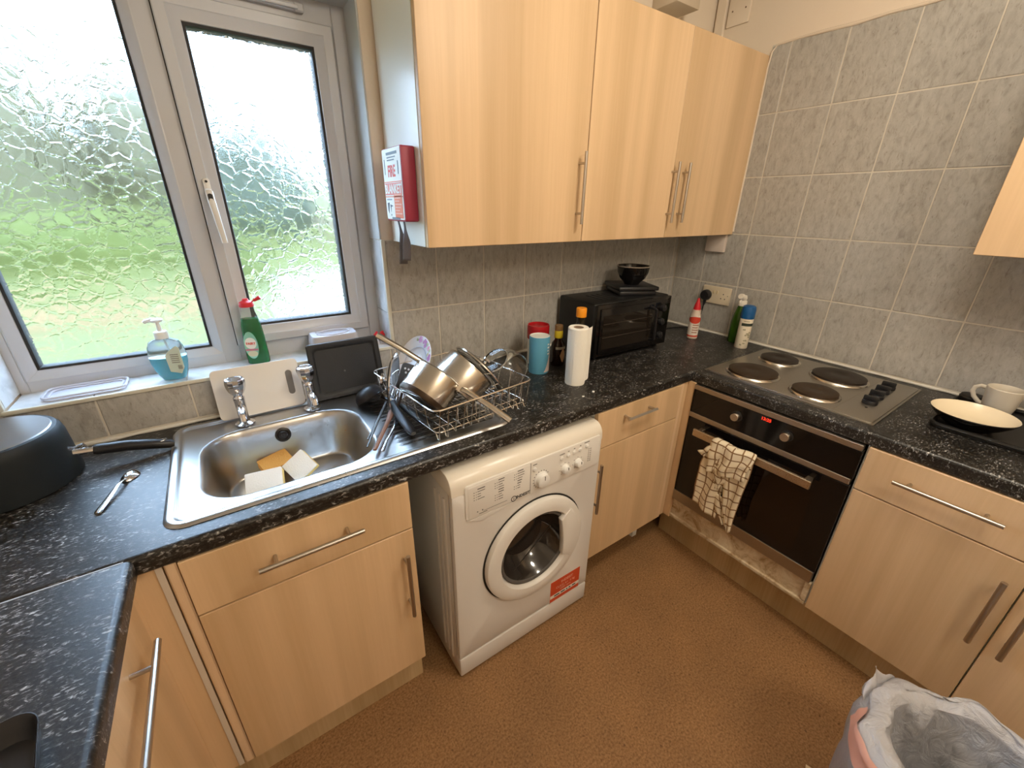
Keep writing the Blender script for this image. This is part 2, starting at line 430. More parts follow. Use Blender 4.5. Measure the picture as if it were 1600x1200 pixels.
struct(bead([(XB - .004 + random.uniform(-.001, .001), -y / 20, CT + .0045) for y in range(0, 42)]).build('trim_5', SEAL))
struct(bead([(XB - .001, -.295, 1.44), (XB, -.297, 2.12), (XB, -.302, 2.17), (XB, -.32, 2.19), (XB, -.4, 2.194)] + [(XB, -.4 - k * .1, 2.193 + random.uniform(-.003, .003)) for k in range(1, 15)]).build('trim_6', pm('plaster_edge', (0.68, 0.58, 0.46), 0.8)))

# ------------------------------------------------------------------ window
win = struct(thing('window_1', None, None, ((WX0 + WX1) / 2, RV, WZ0)))
del_ = None
w = MB(); B = .004
w.box(WX0 - .004, -.1985, RV, .19, WZ0 - .006, WZ1 + .003, B); w.box(.738, WX1 + .004, RV, .19, WZ0 - .006, WZ1 + .003, B)
w.box(-.1995, .2575, RV + .0003, .19, WZ0 - .006, 1.083, .001); w.box(-.1995, .2575, RV + .0003, .19, 2.034, WZ1 + .003, .001); w.box(.2565, .304, RV, .19, WZ0 - .006, WZ1 + .003, .002)
w.box(.3035, .7385, RV + .0003, .19, WZ0 - .006, 1.112, .001); w.box(.3035, .7385, RV + .0003, .19, 2.026, WZ1 + .003, .001); w.build('outer_frame', UPVC, win)
def ring(x0, x1, z0, z1, prof):
    m = MB()
    def f(u, v):
        i, y = prof[round(v * (len(prof) - 1))]; c = round(u * 4) % 4
        return ((x0 + i, x1 - i, x1 - i, x0 + i)[c], y, (z0 + i, z0 + i, z1 - i, z1 - i)[c])
    m.grid(f, 4, len(prof), closeu=True); return m
ring(-.2, .2585, 1.081, 2.036, [(0, .17), (0, .119), (.003, .118), (.026, .130), (.0285, .134), (.0285, .165)]).build('glazing_bead', UPVC, win)
ring(-.172, .2305, 1.109, 2.008, [(0, .131), (.006, .134), (.007, .137), (.007, .165)]).build('gasket', GASKET, win)
sash = ring(.301, .7335, 1.1065, 2.031, [(0, .17), (0, .1075), (.003, .104), (.027, .104), (.030, .107), (.0545, .117), (.057, .121), (.057, .165)]).build('opening_sash', UPVC, win)
ring(.358, .6765, 1.1635, 1.974, [(-.001, .119), (.0055, .122), (.007, .126), (.007, .165)]).build('gasket', GASKET, sash)
ring(.2985, .736, 1.104, 2.0335, [(0, .1185), (.0055, .1185)]).build('shadow_gap_seal', GASKET, sash)
def obscured():
    m, N, L, b = nt('obscured_textured_glass')
    b.inputs['Base Color'].default_value = (0.96, 0.98, 0.97, 1); b.inputs['Transmission Weight'].default_value = 1
    b.inputs['Roughness'].default_value = 0.13; b.inputs['IOR'].default_value = 1.45
    mp = mapped(N, L, (1, 1, 1)); n1 = noise(N, L, mp, 22, 3, 0.6)
    ad = N.new('ShaderNodeVectorMath'); ad.operation = 'MULTIPLY_ADD'
    L.new(n1.outputs['Color'], ad.inputs[0]); ad.inputs[1].default_value = (.030, .030, .030); L.new(mp.outputs[0], ad.inputs[2])
    v = N.new('ShaderNodeTexVoronoi'); v.feature = 'DISTANCE_TO_EDGE'; v.inputs['Scale'].default_value = 31
    L.new(ad.outputs[0], v.inputs['Vector'])
    r = ramp(N, [(0.0, (1, 1, 1)), (0.07, (0.25,) * 3), (0.18, (0, 0, 0))]); L.new(v.outputs['Distance'], r.inputs[0])
    n2 = noise(N, L, mp, 24, 2, 0.5)
    mm = N.new('ShaderNodeMath'); mm.operation = 'MULTIPLY_ADD'; L.new(n2.outputs[0], mm.inputs[0]); mm.inputs[1].default_value = .4; L.new(r.outputs[0], mm.inputs[2])
    u = N.new('ShaderNodeBump'); u.inputs['Strength'].default_value = 0.19; u.inputs['Distance'].default_value = 0.004
    L.new(mm.outputs[0], u.inputs['Height']); L.new(u.outputs[0], b.inputs['Normal'])
    return m
OBS = obscured()
MB().box(-.170, .2285, .142, .148, 1.111, 2.006).build('pane', OBS, win, smooth=False)
MB().box(.360, .6745, .130, .136, 1.1655, 1.972).build('pane', OBS, sash, smooth=False)
# lever handle on the sash stile
HW = pm('off_white_handle', (0.68, 0.66, 0.62), 0.35)
h = MB(); h.prism(rrect(-.0085, .0085, -.035, .035, .008), 0, .010, FY(.3245, .104, 1.572), .002).build('handle_plate', HW, sash)
MB().tube([(.3245, .096, 1.574), (.325, .080, 1.571), (.326, .072, 1.55), (.330, .068, 1.49), (.334, .068, 1.432)], [.009, .010, .0095, .0085, .0075], 10, flat=.75).build('lever', HW, sash)
MB().prism(rrect(-.006, .006, -.010, .010, .005), 0, .008, FY(.3255, .074, 1.556)).build('lock_button', BLACKP, sash)
MB().lathe([(.0035, 0), (.0035, .002), (0, .002)], 10, frame((.3245, .094, 1.598), (0, -1, 0))).build('screw_hole', BLACKP, sash)
v = MB(); v.box(.20, .640, .102, .122, 2.049, 2.068, .003); v.box(.21, .645, .094, .104, 2.051, 2.061, .002); v.box(.634, .662, .100, .122, 2.047, 2.070, .004)
v.build('trickle_vent', UPVC, win)

# ------------------------------------------------------------------ outside
def leafy(name, c0, c1, sc):
    m, N, L, b = nt(name)
    a = noise(N, L, mapped(N, L, (1, 1, 1)), sc, 4, 0.7); r = ramp(N, [(0.35, c0), (0.65, c1)]); L.new(a.outputs[0], r.inputs[0])
    L.new(r.outputs[0], b.inputs['Base Color']); b.inputs['Roughness'].default_value = 0.8
    return m
LAWN = leafy('lawn_grass', (0.047, 0.053, 0.003), (0.066, 0.069, 0.005), 0.7)
PATH = pm('buff_paving', (0.115, 0.064, 0.017), 0.9)
CONC = pm('pale_concrete', (0.26, 0.25, 0.22), 0.9)
CREAMW = pm('cream_render', (0.13, 0.105, 0.065), 0.9)
GZ = -.30
def gy(y): return GZ if y < 11 else GZ + (y - 11) * .30
struct(MB().grid(lambda u, v: (-20 + 40 * u, .28 + 22 * v, gy(.28 + 22 * v)), 24, 30).build('ground', LAWN))
PAVE = [(-12, 7.7), (.55, 7.5), (.75, 9.6), (-12, 10.6)]
t = MB().prism(PAVE, GZ + .005, GZ + .03).build('garden_path', PATH, None, (-5, 9, GZ)); tagp(t, 'buff paved path crossing the lawn behind the left pane', 'path')
t = MB().prism([(.95, 4.5), (9, 4.5), (9, 13.4), (1.85, 13.4), (1.0, 7.0)], GZ + .005, GZ + .04).build('driveway', CONC, None, (4, 9, GZ)); tagp(t, 'pale concrete drive seen low in the right pane', 'driveway')
t = MB().box(3.3, 11, 14.0, 14.25, GZ, 1.25).build('garden_wall', CREAMW, None, (6, 14, GZ)); tagp(t, 'cream rendered wall behind the drive through the right pane', 'wall')
def bush(name, label, cat, c, r, mat, seed, group=None):
    random.seed(seed); bm = bmesh.new(); bmesh.ops.create_icosphere(bm, subdivisions=4, radius=1)
    from mathutils import noise as mn
    for q in bm.verts:
        p = q.co.copy(); k = 1 + .26 * mn.noise(p * 1.7 + Vector((seed, 0, 0))) + .13 * mn.noise(p * 4.3 + Vector((0, seed, 0))) + .06 * mn.noise(p * 10)
        q.co = Vector((p.x * r[0], p.y * r[1], p.z * r[2])) * k + Vector(c)
    m = MB(); m.bm.free(); m.bm = bm
    o = m.build(name, mat, None, (c[0], c[1], c[2] - r[2])); tagp(o, label, cat, group)
OLIVE = leafy('olive_foliage', (0.050, 0.045, 0.016), (0.078, 0.069, 0.028), 1.2)
MOSS = leafy('moss_green_foliage', (0.016, 0.027, 0.014), (0.033, 0.046, 0.024), 1.5)
LIME = leafy('lime_foliage', (0.045, 0.058, 0.003), (0.066, 0.077, 0.005), 1.2)
bush('tree', 'big olive tree filling the far left of the left pane', 'tree', (-4.6, 15.8, 2.5), (2.4, 1.6, 2.9), OLIVE, 3)
bush('tree', 'olive tree beside the mullion in the left pane', 'tree', (-1.05, 18.4, 2.4), (1.85, 1.5, 2.95), OLIVE, 5)
bush('bush', 'dark moss green bush in the middle of the right pane', 'bush', (1.75, 15.2, 1.75), (1.55, 1.1, 1.95), MOSS, 7)
bush('hedge', 'low lime green hedge behind the lawn', 'hedge', (-3.2, 12.9, .45), (3.9, .6, .85), LIME, 11)
bush('shrub', 'small bright green shrub at the left foot of the right pane', 'shrub', (.75, 11.2, .0), (.50, .5, .75), LIME, 13)
# ------------------------------------------------------------------ worktops
def nose(x):  # profile (depth, z) of a worktop, front edge rounded, x = overhang position
    P = []
    for k in range(7):
        a = radians(90 * k / 6); P.append((x + .012 - .012 * sin(a), CT - .012 + .012 * cos(a)))
    P += [(x + .001, CB + .004), (x + .004, CB)]
    return P
def top_strip(m, x0, x1, back, front, axis='y'):
    P = [(back, CB), (back, CT)] + nose(front)
    if axis == 'y': X = Matrix(((0, 0, 1, 0), (1, 0, 0, 0), (0, 1, 0, 0), (0, 0, 0, 1)))    # (depth->y, z->z, extrude->x)
    else: X = Matrix(((1, 0, 0, 0), (0, 0, 1, 0), (0, 1, 0, 0), (0, 0, 0, 1)))
    m.prism(P, x0, x1, X)
SX0, SX1, SY0, SY1 = .0885, .968, -.5455, -.030
wt = thing('worktop', 'black flecked worktop under the window holding the sink', 'worktop', (.9, -.3, CB))
m = MB(); yc = -.5925
top_strip(m, XLW, .145, 0, yc); top_strip(m, .580, XB, 0, yc); top_strip(m, .145, .580, -.495, yc); m.box(.145, .580, -.128, 0, CB, CT)
m.build('top_board', TOP, wt, angle=30)
m = MB(); X = Matrix(((-1, 0, 0, 0), (0, 0, 1, 0), (0, 1, 0, 0), (0, 0, 0, 1)))
m.prism([(-XLW, CB), (-XLW, CT)] + nose(-.046), -2.2, yc - .0006, X)
o = m.build('worktop', TOP, None, (-.26, -1.3, CB), 30); tagp(o, 'black flecked worktop of the left counter, nearest the camera', 'worktop')
m = MB(); X = Matrix(((1, 0, 0, 0), (0, 0, 1, 0), (0, 1, 0, 0), (0, 0, 0, 1)))
m.prism([(XB, CB), (XB, CT)] + nose(1.853), -2.4, yc - .0006, X)
o = m.build('worktop', TOP, None, (2.2, -1.4, CB), 30); tagp(o, 'black flecked worktop along the right wall holding the hob', 'worktop')
STRIP = pm('worktop_joint_strip', (0.45, 0.46, 0.48), 0.4)
MB().box(XLW + .002, .034, yc - .0014, yc + .0014, CT - .003, CT + .0006).build('joint_strip', STRIP, wt)

# ------------------------------------------------------------------ cabinets
def bar(par, a, b, out, so=.032, r=.006, inset=.035, mat=None, name='handle'):
    a, b, out = Vector(a), Vector(b), Vector(out); d = (b - a).normalized(); m = MB()
    m.rod(a, b, r, 12)
    for q in (a + d * inset, b - d * inset): m.rod(q, q - out * so, r * .72, 10)
    return m.build(name, mat or HANDLE, par)
DOOR = .018
def front(m, name, par, a, b, z0, z1, plane, axis, mat=MAPLE):
    "board with front face on plane; axis y: spans x a..b facing -y; axis X: spans y, facing -x; axis P: facing +x"
    m = MB()
    if axis == 'y': m.box(a, b, plane, plane + DOOR, z0, z1, .0012)
    elif axis == 'X': m.box(plane, plane + DOOR, a, b, z0, z1, .0012)
    else: m.box(plane - DOOR, plane, a, b, z0, z1, .0012)
    return m.build(name, mat, par, smooth=False)
ZG0, ZG1, ZDB, ZDT = .7127, .7172, .1725, .8685
# sink base
t = thing('base_cabinet', 'maple base cabinet under the sink with a drawer above a door', 'cabinet', (.35, -.3, 0))
m = MB(); m.box(.1025, .1165, -.571, -.02, .16, CB - .001); m.box(.580, .596, -.571, -.02, .16, CB - .001); m.box(.116, .58, -.571, -.02, .16, .176)
m.build('carcass', CARCASS, t)
d = front(None, 'drawer', t, .1045, .5945, ZG1, ZDT, -.591, 'y'); bar(d, (.233, -.625, .799), (.462, -.625, .799), (0, -1, 0))
d = front(None, 'door', t, .1045, .5945, ZDB, ZG0, -.591, 'y'); bar(d, (.562, -.625, .655), (.562, -.625, .423), (0, -1, 0))
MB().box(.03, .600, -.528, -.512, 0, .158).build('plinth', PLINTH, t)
# left corner filler
t = thing('corner_filler', 'maple corner filler strips between the left counter and the sink cabinet', 'filler', (.05, -.58, 0))
MB().box(.018, .078, -.580, -.562, .165, CB - .001, .001).build('filler_strip', MAPLE, t)
MB().box(.0815, .1015, -.586, -.566, .165, CB - .001, .003).build('edge_strip', MAPLE_EDGE, t)
MB().box(.006, .0245, -.6105, -.5805, .165, CB - .001, .001).build('filler_strip', MAPLE, t)
MB().box(.0665, .0785, -.5825, -.5802, .165, CB - .001, .0005).build('edge_strip', pm('pale_edge_strip', (.60, .52, .42), .5), t)
# left base
t = thing('base_cabinet', 'maple base cabinet under the left counter with a long bar handle', 'cabinet', (-.27, -.93, 0))
m = MB(); m.box(XLW + .01, .010, -1.20, -.614, .16, CB - .001); m.build('carcass', CARCASS, t)
d = front(None, 'drawer', t, -1.112, -.6150, ZG1, ZDT, .030, 'P'); bar(d, (.064, -.702, .803), (.064, -1.03, .803), (1, 0, 0), .034, .0062, .055)
d = front(None, 'door', t, -1.112, -.6150, ZDB, ZG0, .030, 'P'); bar(d, (.064, -1.08, .655), (.064, -1.08, .423), (1, 0, 0))
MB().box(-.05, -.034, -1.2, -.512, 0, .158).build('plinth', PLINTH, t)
# cabinet between machine and oven
t = thing('base_cabinet', 'maple base cabinet between the washing machine and the oven', 'cabinet', (1.55, -.3, 0))
m = MB(); m.box(1.302, 1.318, -.571, -.02, .16, CB - .001); m.box(1.775, 1.791, -.571, -.02, .16, CB - .001); m.box(1.318, 1.775, -.571, -.02, .16, .176)
for x in (1.32, 1.75): m.box(x, x + .03, -.50, -.47, 0, .16); m.box(x, x + .03, -.09, -.06, 0, .16)
m.build('carcass', CARCASS, t)
d = front(None, 'drawer', t, 1.3025, 1.7905, ZG1, ZDT, -.591, 'y')
m = MB(); m.tube([(1.434, -.622, .823), (1.598, -.622, .823)], .007, 4, flat=.9); m.rod((1.446, -.622, .823), (1.446, -.591, .823), .005); m.rod((1.586, -.622, .823), (1.586, -.591, .823), .005)
m.build('handle', HANDLE, d)
d = front(None, 'door', t, 1.3025, 1.7905, ZDB, ZG0, -.591, 'y'); bar(d, (1.3115, -.625, .67), (1.3115, -.625, .447), (0, -1, 0))
# oven housing
t = thing('oven_housing', 'maple housing around the oven with a dirty white base board', 'cabinet', (2.15, -.9, 0))
MB().box(1.868, 2.43, -.612, -.598, .172, CB - .001).build('side_panel', CARCASS, t); MB().box(1.868, 2.43, -1.207, -1.2035, .172, CB - .001).build('side_panel', CARCASS, t)
m, N, L, b = nt('grimy_white_board')
a = noise(N, L, mapped(N, L, (1, 1, 1)), 14, 5, 0.7, 1.2); r = ramp(N, [(0.34, (0.34, 0.22, 0.11)), (0.52, (0.60, 0.48, 0.32)), (0.7, (0.72, 0.63, 0.48))]); L.new(a.outputs[0], r.inputs[0]); L.new(r.outputs[0], b.inputs['Base Color']); b.inputs['Roughness'].default_value = .55
GRIME = m
MB().box(1.853, 2.43, -1.2035, -.612, .172, .186, .0015).build('base_panel', GRIME, t)
MB().box(1.862, 1.874, -1.186, -.613, .186, .2785, .001).build('infill_board', GRIME, t)
MB().box(1.853, 1.872, -1.2035, -1.186, .190, .276, .001).build('spacer_block', GRIME, t)
MB().box(1.7925, 1.814, -.588, -.566, .165, CB - .001, .004).build('corner_post', MAPLE_EDGE, t)
MB().box(1.8145, 1.848, -.582, -.564, .165, CB - .001, .003).build('filler_strip', MAPLE, t)
MB().box(1.8505, 1.868, -.6125, -.5645, .165, CB - .001, .001).build('filler_strip', MAPLE, t)
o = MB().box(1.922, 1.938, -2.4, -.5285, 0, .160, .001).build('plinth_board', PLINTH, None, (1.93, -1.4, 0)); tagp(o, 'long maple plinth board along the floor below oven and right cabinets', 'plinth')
# right bases
def right_base(y0, y1, label, hy, dh0, dh1):
    t = thing('base_cabinet', label, 'cabinet', (2.15, (y0 + y1) / 2, 0))
    m = MB(); m.box(1.869, 2.43, y1, y1 + .016, .162, CB - .001); m.box(1.869, 2.43, y0 - .016, y0, .162, CB - .001); m.box(1.869, 2.43, y1 + .016, y0 - .016, .162, .178)
    m.build('carcass', CARCASS, t)
    d = front(None, 'drawer', t, y1 + .0015, y0 - .0015, ZG1, ZDT, 1.850, 'X'); bar(d, (1.817, dh0, .803), (1.817, dh1, .803), (-1, 0, 0))
    d = front(None, 'door', t, y1 + .0015, y0 - .0015, ZDB, ZG0, 1.850, 'X'); bar(d, (1.817, hy, .655), (1.817, hy, .430), (-1, 0, 0), .032, .0068)
right_base(-1.2085, -1.602, 'maple base cabinet right of the oven with a drawer and a door', -1.569, -1.293, -1.520)
right_base(-1.6025, -2.10, 'maple base cabinet at the right frame edge behind the bin', -1.631, -1.74, -1.97)
# wall cabinets on the back wall
WCB, WCT, WCF = 1.4275, 2.1575, -.2955
def wall_cab(name, label, x0, x1, doors, sidemat):
    t = thing(name, label, 'cabinet', ((x0 + x1) / 2, -.15, WCB))
    MB().box(x0, x0 + .016, WCF + DOOR + .0015, -.003, WCB, WCT, .0008).build('side_panel', CARCASS, t)
    MB().box(x1 - .016, x1, WCF + DOOR + .0015, -.003, WCB, WCT, .0008).build('side_panel', CARCASS, t)
    MB().box(x0 + .016, x1 - .016, WCF + DOOR + .0015, -.003, WCB + .001, WCB + .017).build('bottom_panel', CARCASS, t)
    MB().box(x0 + .016, x1 - .016, WCF + DOOR + .0015, -.003, WCT - .017, WCT - .001).build('top_panel', CARCASS, t)
    MB().box(x0 + .016, x1 - .016, -.012, -.006, WCB + .017, WCT - .017).build('back_panel', CARCASS, t)
    for a, b, hx in doors:
        d = front(None, 'door', t, a, b, WCB - .001, WCT, WCF, 'y'); bar(d, (hx, -.328, 1.7155), (hx, -.328, 1.487), (0, -1, 0), .032, .0056)
wall_cab('wall_cabinet', 'single door maple wall cabinet beside the window carrying the fire blanket', .824, 1.4365, [(.8255, 1.4350, 1.400)], CARCASS)
wall_cab('wall_cabinet', 'double door maple wall cabinet in the corner above the mini oven', 1.4375, XB - .001, [(1.4385, 1.9245, 1.9135), (1.9265, XB - .002, 1.9855)], CARCASS)
t = thing('wall_cabinet', 'maple wall cabinet cut off by the right frame edge', 'cabinet', (2.32, -1.45, WCB))
MB().box(2.186, XB - .001, -1.72, -1.205, WCB + .001, WCT).build('carcass', CARCASS, t)
front(None, 'door', t, -1.72, -1.2035, WCB - .001, WCT, 2.168, 'X')

# ------------------------------------------------------------------ built-in oven
t = thing('built_in_oven', 'black built-in oven with steel trims and a red clock', 'oven', (2.12, -.9, .276))
Y0, Y1 = -1.2005, -.6140; OF = 1.846
MB().box(1.872, 2.41, Y0 + .012, Y1 - .012, .280, .865).build('casing', BLACKM, t)
MB().box(OF, 1.872, Y0, Y1, .742, .8465, .0015).build('control_fascia', BLACKG, t)
MB().box(OF - .001, 1.872, Y0 + .004, Y1, .847, .8675, .001).build('trim_strip', OVSTEEL, t)
MB().box(OF - .001, 1.872, Y0 + .004, Y1, .7205, .7415, .001).build('trim_strip', OVSTEEL, t)
d = MB().box(OF, 1.872, Y0, Y1, .335, .7185, .002).build('oven_door', BLACKG, t)
MB().box(OF - .0004, OF + .001, Y0 + .085, Y1 - .085, .375, .640).build('door_window', pm('dark_brown_glass', (0.010, 0.005, 0.003), 0.06), d)
m = MB(); m.box(1.797, 1.809, -1.113, -.672, .666, .698, .002)
for q in (-.690, -1.095): m.box(1.805, OF + .001, q - .009, q + .009, .676, .692, .002)
m.build('door_handle', steel('oven_handle_steel', (0.56, 0.47, 0.36), 0.33), d)
MB().box(OF - .001, 1.872, Y0 + .003, Y1, .282, .3335, .001).build('trim_strip', OVSTEEL, t)
KN = pm('oven_knob_steel', (0.56, 0.51, 0.45), 0.25, 1.0)
for q in (-.807, -.9885):
    k = MB().lathe([(0, .022), (.0145, .022), (.0165, .019), (.0175, .002), (.0175, 0)], 24, frame((OF, q, .8015), (-1, 0, 0))).build('control_knob', KN, t)
    MB().lathe([(.0176, 0), (.0215, .0), (.0215, .0012), (.0176, .0012)], 24, frame((OF, q, .8015), (-1, 0, 0))).build('dark_surround', BLACKP, k)
LED = pm('red_led', (0.2, 0.0, 0.0), 0.5, emit=(1.0, 0.04, 0.015, 1.6))
lettering('clock_digits', '13:25', .0165, FX(OF - .0012, -.9105, .8325), LED, t, .0003, bold=.0004)

# ------------------------------------------------------------------ hob
t = thing('electric_hob', 'stainless steel hob with four solid hotplates and black knobs', 'hob', (2.16, -.896, CT))
m = MB()
HX0, HX1, HY0, HY1 = 1.9055, 2.4135, -1.1875, -.6055
m.prism(rrect(HX0, HX1, HY0, HY1, .006, 3), CT, CT + .004)
m.prism(rrect(HX0 + .006, HX1 - .006, HY0 + .006, HY1 - .006, .01, 3), CT + .004, CT + .0075, bev=.002)
m.build('hob_plate', HOBM, t)
o = MB().box(HX0 + .012, HX1 - .012, -1.0706, -1.0694, CT + .0075, CT + .0082).build('pressed_line', OVSTEEL, t)
for (cx, cy, R, mat) in ((2.024, -.747, .090, RUSTY), (2.283, -.731, .0725, PLATE_IRON), (2.263, -.966, .090, PLATE_IRON), (2.0145, -.977, .0725, RUSTY)):
    q = MB(); M_ = Matrix.Translation((cx, cy, CT + .0075))
    q.lathe([(0, .0165), (R * .25, .0165), (R * .27, .0175), (R * .9, .0175), (R, .014), (R, .006), (R * .9, .004)], 48, M_)
    hp = q.build('hotplate', mat, t)
    MB().lathe([(R * .99, .007), (R + .004, .0075), (R + .009, .004), (R + .0105, 0)], 48, M_).build('spill_ring', PAN, hp)
for cx, cy in ((2.085, -1.122), (2.163, -1.1175), (2.237, -1.1135), (2.303, -1.1125)):
    q = MB(); M_ = Matrix.Translation((cx, cy, CT + .0078)) @ Matrix.Rotation(radians(8), 4, 'Z')
    q.lathe([(.0225, 0), (.0225, .009), (.0205, .012), (0, .012)], 24, M_); q.box(-.0065, .0065, -.021, .021, .010, .027, .003, 2, M_)
    q.build('hob_knob', BLACKP, t)
MB().lathe([(.004, 0), (.004, .0015), (0, .002)], 10, Matrix.Translation((2.035, -1.128, CT + .0075))).build('pilot_light', BLACKP, t)
# ------------------------------------------------------------------ washing machine
t = thing('washing_machine', 'white front-loading washing machine under the worktop with a red sticker', 'washing machine', (.998, -.34, 0))
WX, WY = .7005, -.626; WR = WX + .595
m = MB(); m.box(WX, WX + .02, -.600, -.07, .012, .795, .006, 2); m.box(WR - .02, WR, -.600, -.07, .012, .795, .006, 2); m.box(WX + .01, WR - .01, -.10, -.07, .012, .795); m.box(WX + .01, WR - .01, -.59, -.07, .70, .795); m.box(WX + .01, WR - .01, -.59, -.07, .012, .10)
for q in (-.575, -.545, -.515): m.tube([(WX + .0005, q, .07), (WX + .0005, q, .76)], .006, 8)
m.build('body', ENAMEL, t)
m = MB(); X = Matrix(((0, 0, 1, 0), (1, 0, 0, 0), (0, 1, 0, 0), (0, 0, 0, 1)))

def fpf(u, v):
    a = 2 * pi * u + radians(45); ca, sa = cos(a), sin(a); cx, cz = 1.008, .448
    tx = ((WR if ca > 0 else WX) - cx) / ca if abs(ca) > 1e-6 else 9; tz = ((.790 if sa > 0 else .100) - cz) / sa if abs(sa) > 1e-6 else 9
    R = min(tx, tz)
    if v < .05: r, y = .150, WY + .14
    elif v < .15: r, y = .150, WY + .004
    elif v < .3: r, y = .156, WY
    elif v < .8: r, y = R - .010, WY
    elif v < .9: r, y = R - .003, WY + .003
    else: r, y = R, WY + .014
    return (cx + r * ca, y, cz + r * sa)
fa = sorted(set([math.atan2(sz, sx) - radians(45) for sx, sz in ((WR - 1.008, .342), (WX - 1.008, .342), (WX - 1.008, -.348), (WR - 1.008, -.348))]))
us = sorted(set([k / 96 for k in range(96)] + [(q / (2 * pi)) % 1 for q in fa]))
m.grid(lambda u, v: fpf(us[round(u * len(us)) % len(us)], (0, .1, .2, .5, .85, 1)[round(v * 5)]), len(us), 6, closeu=True)
m.build('front_panel', ENAMEL, t, recalc=True)
P = [(-.07, .796), (-.07, .850), (-.585, .850)] + [(-.585 - .040 * sin(radians(a)), .806 + .044 * cos(radians(a))) for a in range(10, 91, 10)] + [(-.626, .790), (-.60, .786)]
MB().prism(P, WX - .001, WR + .001, X, .005).build('lid', pm('cream_white_lid', (0.80, 0.74, 0.64), .25), t)
MB().box(WX + .001, WR - .001, WY - .0006, -.585, .012, .0975, .006, 2).build('kick_panel', ENAMEL, t)
# control fascia
P = rrect(.741, 1.282, .690, .812, .010, 3)
m = MB(); m.prism(P, -.004, .0045, FY(0, WY, 0), .003); m.prism([(.741, .805), (1.282, .805), (1.272, .838), (.752, .838)], -.02, .0035, FY(0, WY, 0) @ Matrix.Translation((0, 0, 0)), .001) if False else None
m.build('control_panel', ENAMELB, t)
PY = WY - .0046
dd = MB().prism(rrect(.750, .973, .694, .806, .006, 3), 0, .002, FY(0, PY + .001, 0), .001).build('detergent_drawer', ENAMELB, t)
MB().box(.9735, .9755, PY - .0002, PY + .001, .692, .808).build('drawer_gap', GREYINK, t)
m = MB(); m.prism([(.745, .689), (.80, .667), (.93, .689)], -.003, .0035, FY(0, WY, 0), .002); m.build('drawer_grip', ENAMEL, t)
# printed programme list
m = MB(); random.seed(2)
YD = PY - .0012
def dash(m, x, z, l, h=.0026): m.box(x, x + l, YD - .0003, YD, z - h / 2, z + h / 2)
for cx, rows in ((.768, 5), (.840, 9), (.910, 8)):
    for k in range(rows):
        z = .796 - k * .0088 - (.004 if cx < .8 else 0) + (.0 if cx < .9 else .003)
        hd = k == 0 or (cx > .8 and k in (4, 5))
        if not hd: dash(m, cx, z, .0032); dash(m, cx + .0075, z, .0024)
        dash(m, cx + .013, z, random.uniform(.010, .026), .0034 if hd else .0024)
dash(m, .800, .707, .085, .0012); dash(m, .785, .702, .028, .0022); dash(m, .778, .7115, .004, .004); dash(m, .795, .7115, .004, .005)
tagp(m.build('programme_print', GREYINK, t), kind='stuff')
m = MB(); m.lathe([(.0080, 0), (.0105, 0), (.0105, .0004), (.0080, .0004)], 28, FY(.9105, YD + .0002, .7015)); m.box(.9095, .9117, YD - .0003, YD, .6965, .7035); m.box(.9095, .9117, YD - .0003, YD, .7048, .7065)
m.build('brand_emblem', INK, t)
lettering('lettering', 'INDESIT', .0150, FY(.946, YD, .7018), INK, t, .0002, sx=1.0, bold=.0005)
def knob(x, z, r, d=.016):
    k = MB().lathe([(r * 1.12, 0), (r * 1.12, .003), (r, .005), (r * .93, d), (r * .6, d + .003), (0, d + .0035)], 28, FY(x, PY, z)).build('dial', WHITE, t)
    MB().box(-.0012, .0012, r * .25, r * .85, d + .0025, d + .0042, M=FY(x, PY, z)).build('pointer', GREYINK, k)
knob(1.018, .733, .0245, .018); knob(1.1195, .7345, .0155); knob(1.1775, .7365, .0145)
for x, z in ((.990, .780), (1.102, .780), (1.1315, .782), (1.158, .784), (1.1845, .786), (1.215, .790)):
    MB().lathe([(.0074, 0), (.0070, .003), (.005, .0042), (0, .0045)], 16, FY(x, PY, z)).build('push_button', WHITE, t)
m = MB()
for k in range(16):
    a = radians(-60 + k * 20 + 90); m.box(1.018 + .0315 * cos(a) - .0016, 1.018 + .0315 * cos(a) + .0016, PY - .0004, PY + .0004, .733 + .0315 * sin(a) - .0016, .733 + .0315 * sin(a) + .0016)
for cx, cz, rr in ((1.1195, .7345, .0235), (1.1775, .7365, .0225)):
    for k in range(7):
        a = radians(-50 + k * 47); m.box(cx + rr * cos(a) - .0012, cx + rr * cos(a) + .0012, PY - .0004, PY + .0004, cz + rr * sin(a) - .0012, cz + rr * sin(a) + .0012)
for x, z, l in ((.983, .797, .016), (1.093, .795, .022), (1.129, .797, .006), (1.155, .799, .006), (1.182, .801, .006), (1.203, .805, .024)): m.box(x, x + l, PY - .0004, PY + .0004, z - .0015, z + .0015)
for k in range(7): m.box(1.225, 1.229, PY - .0004, PY + .0004, .772 - k * .008, .775 - k * .008); m.box(1.233, 1.239, PY - .0004, PY + .0004, .772 - k * .008, .7745 - k * .008)
tagp(m.build('dial_markings', GREYINK, t), kind='stuff')
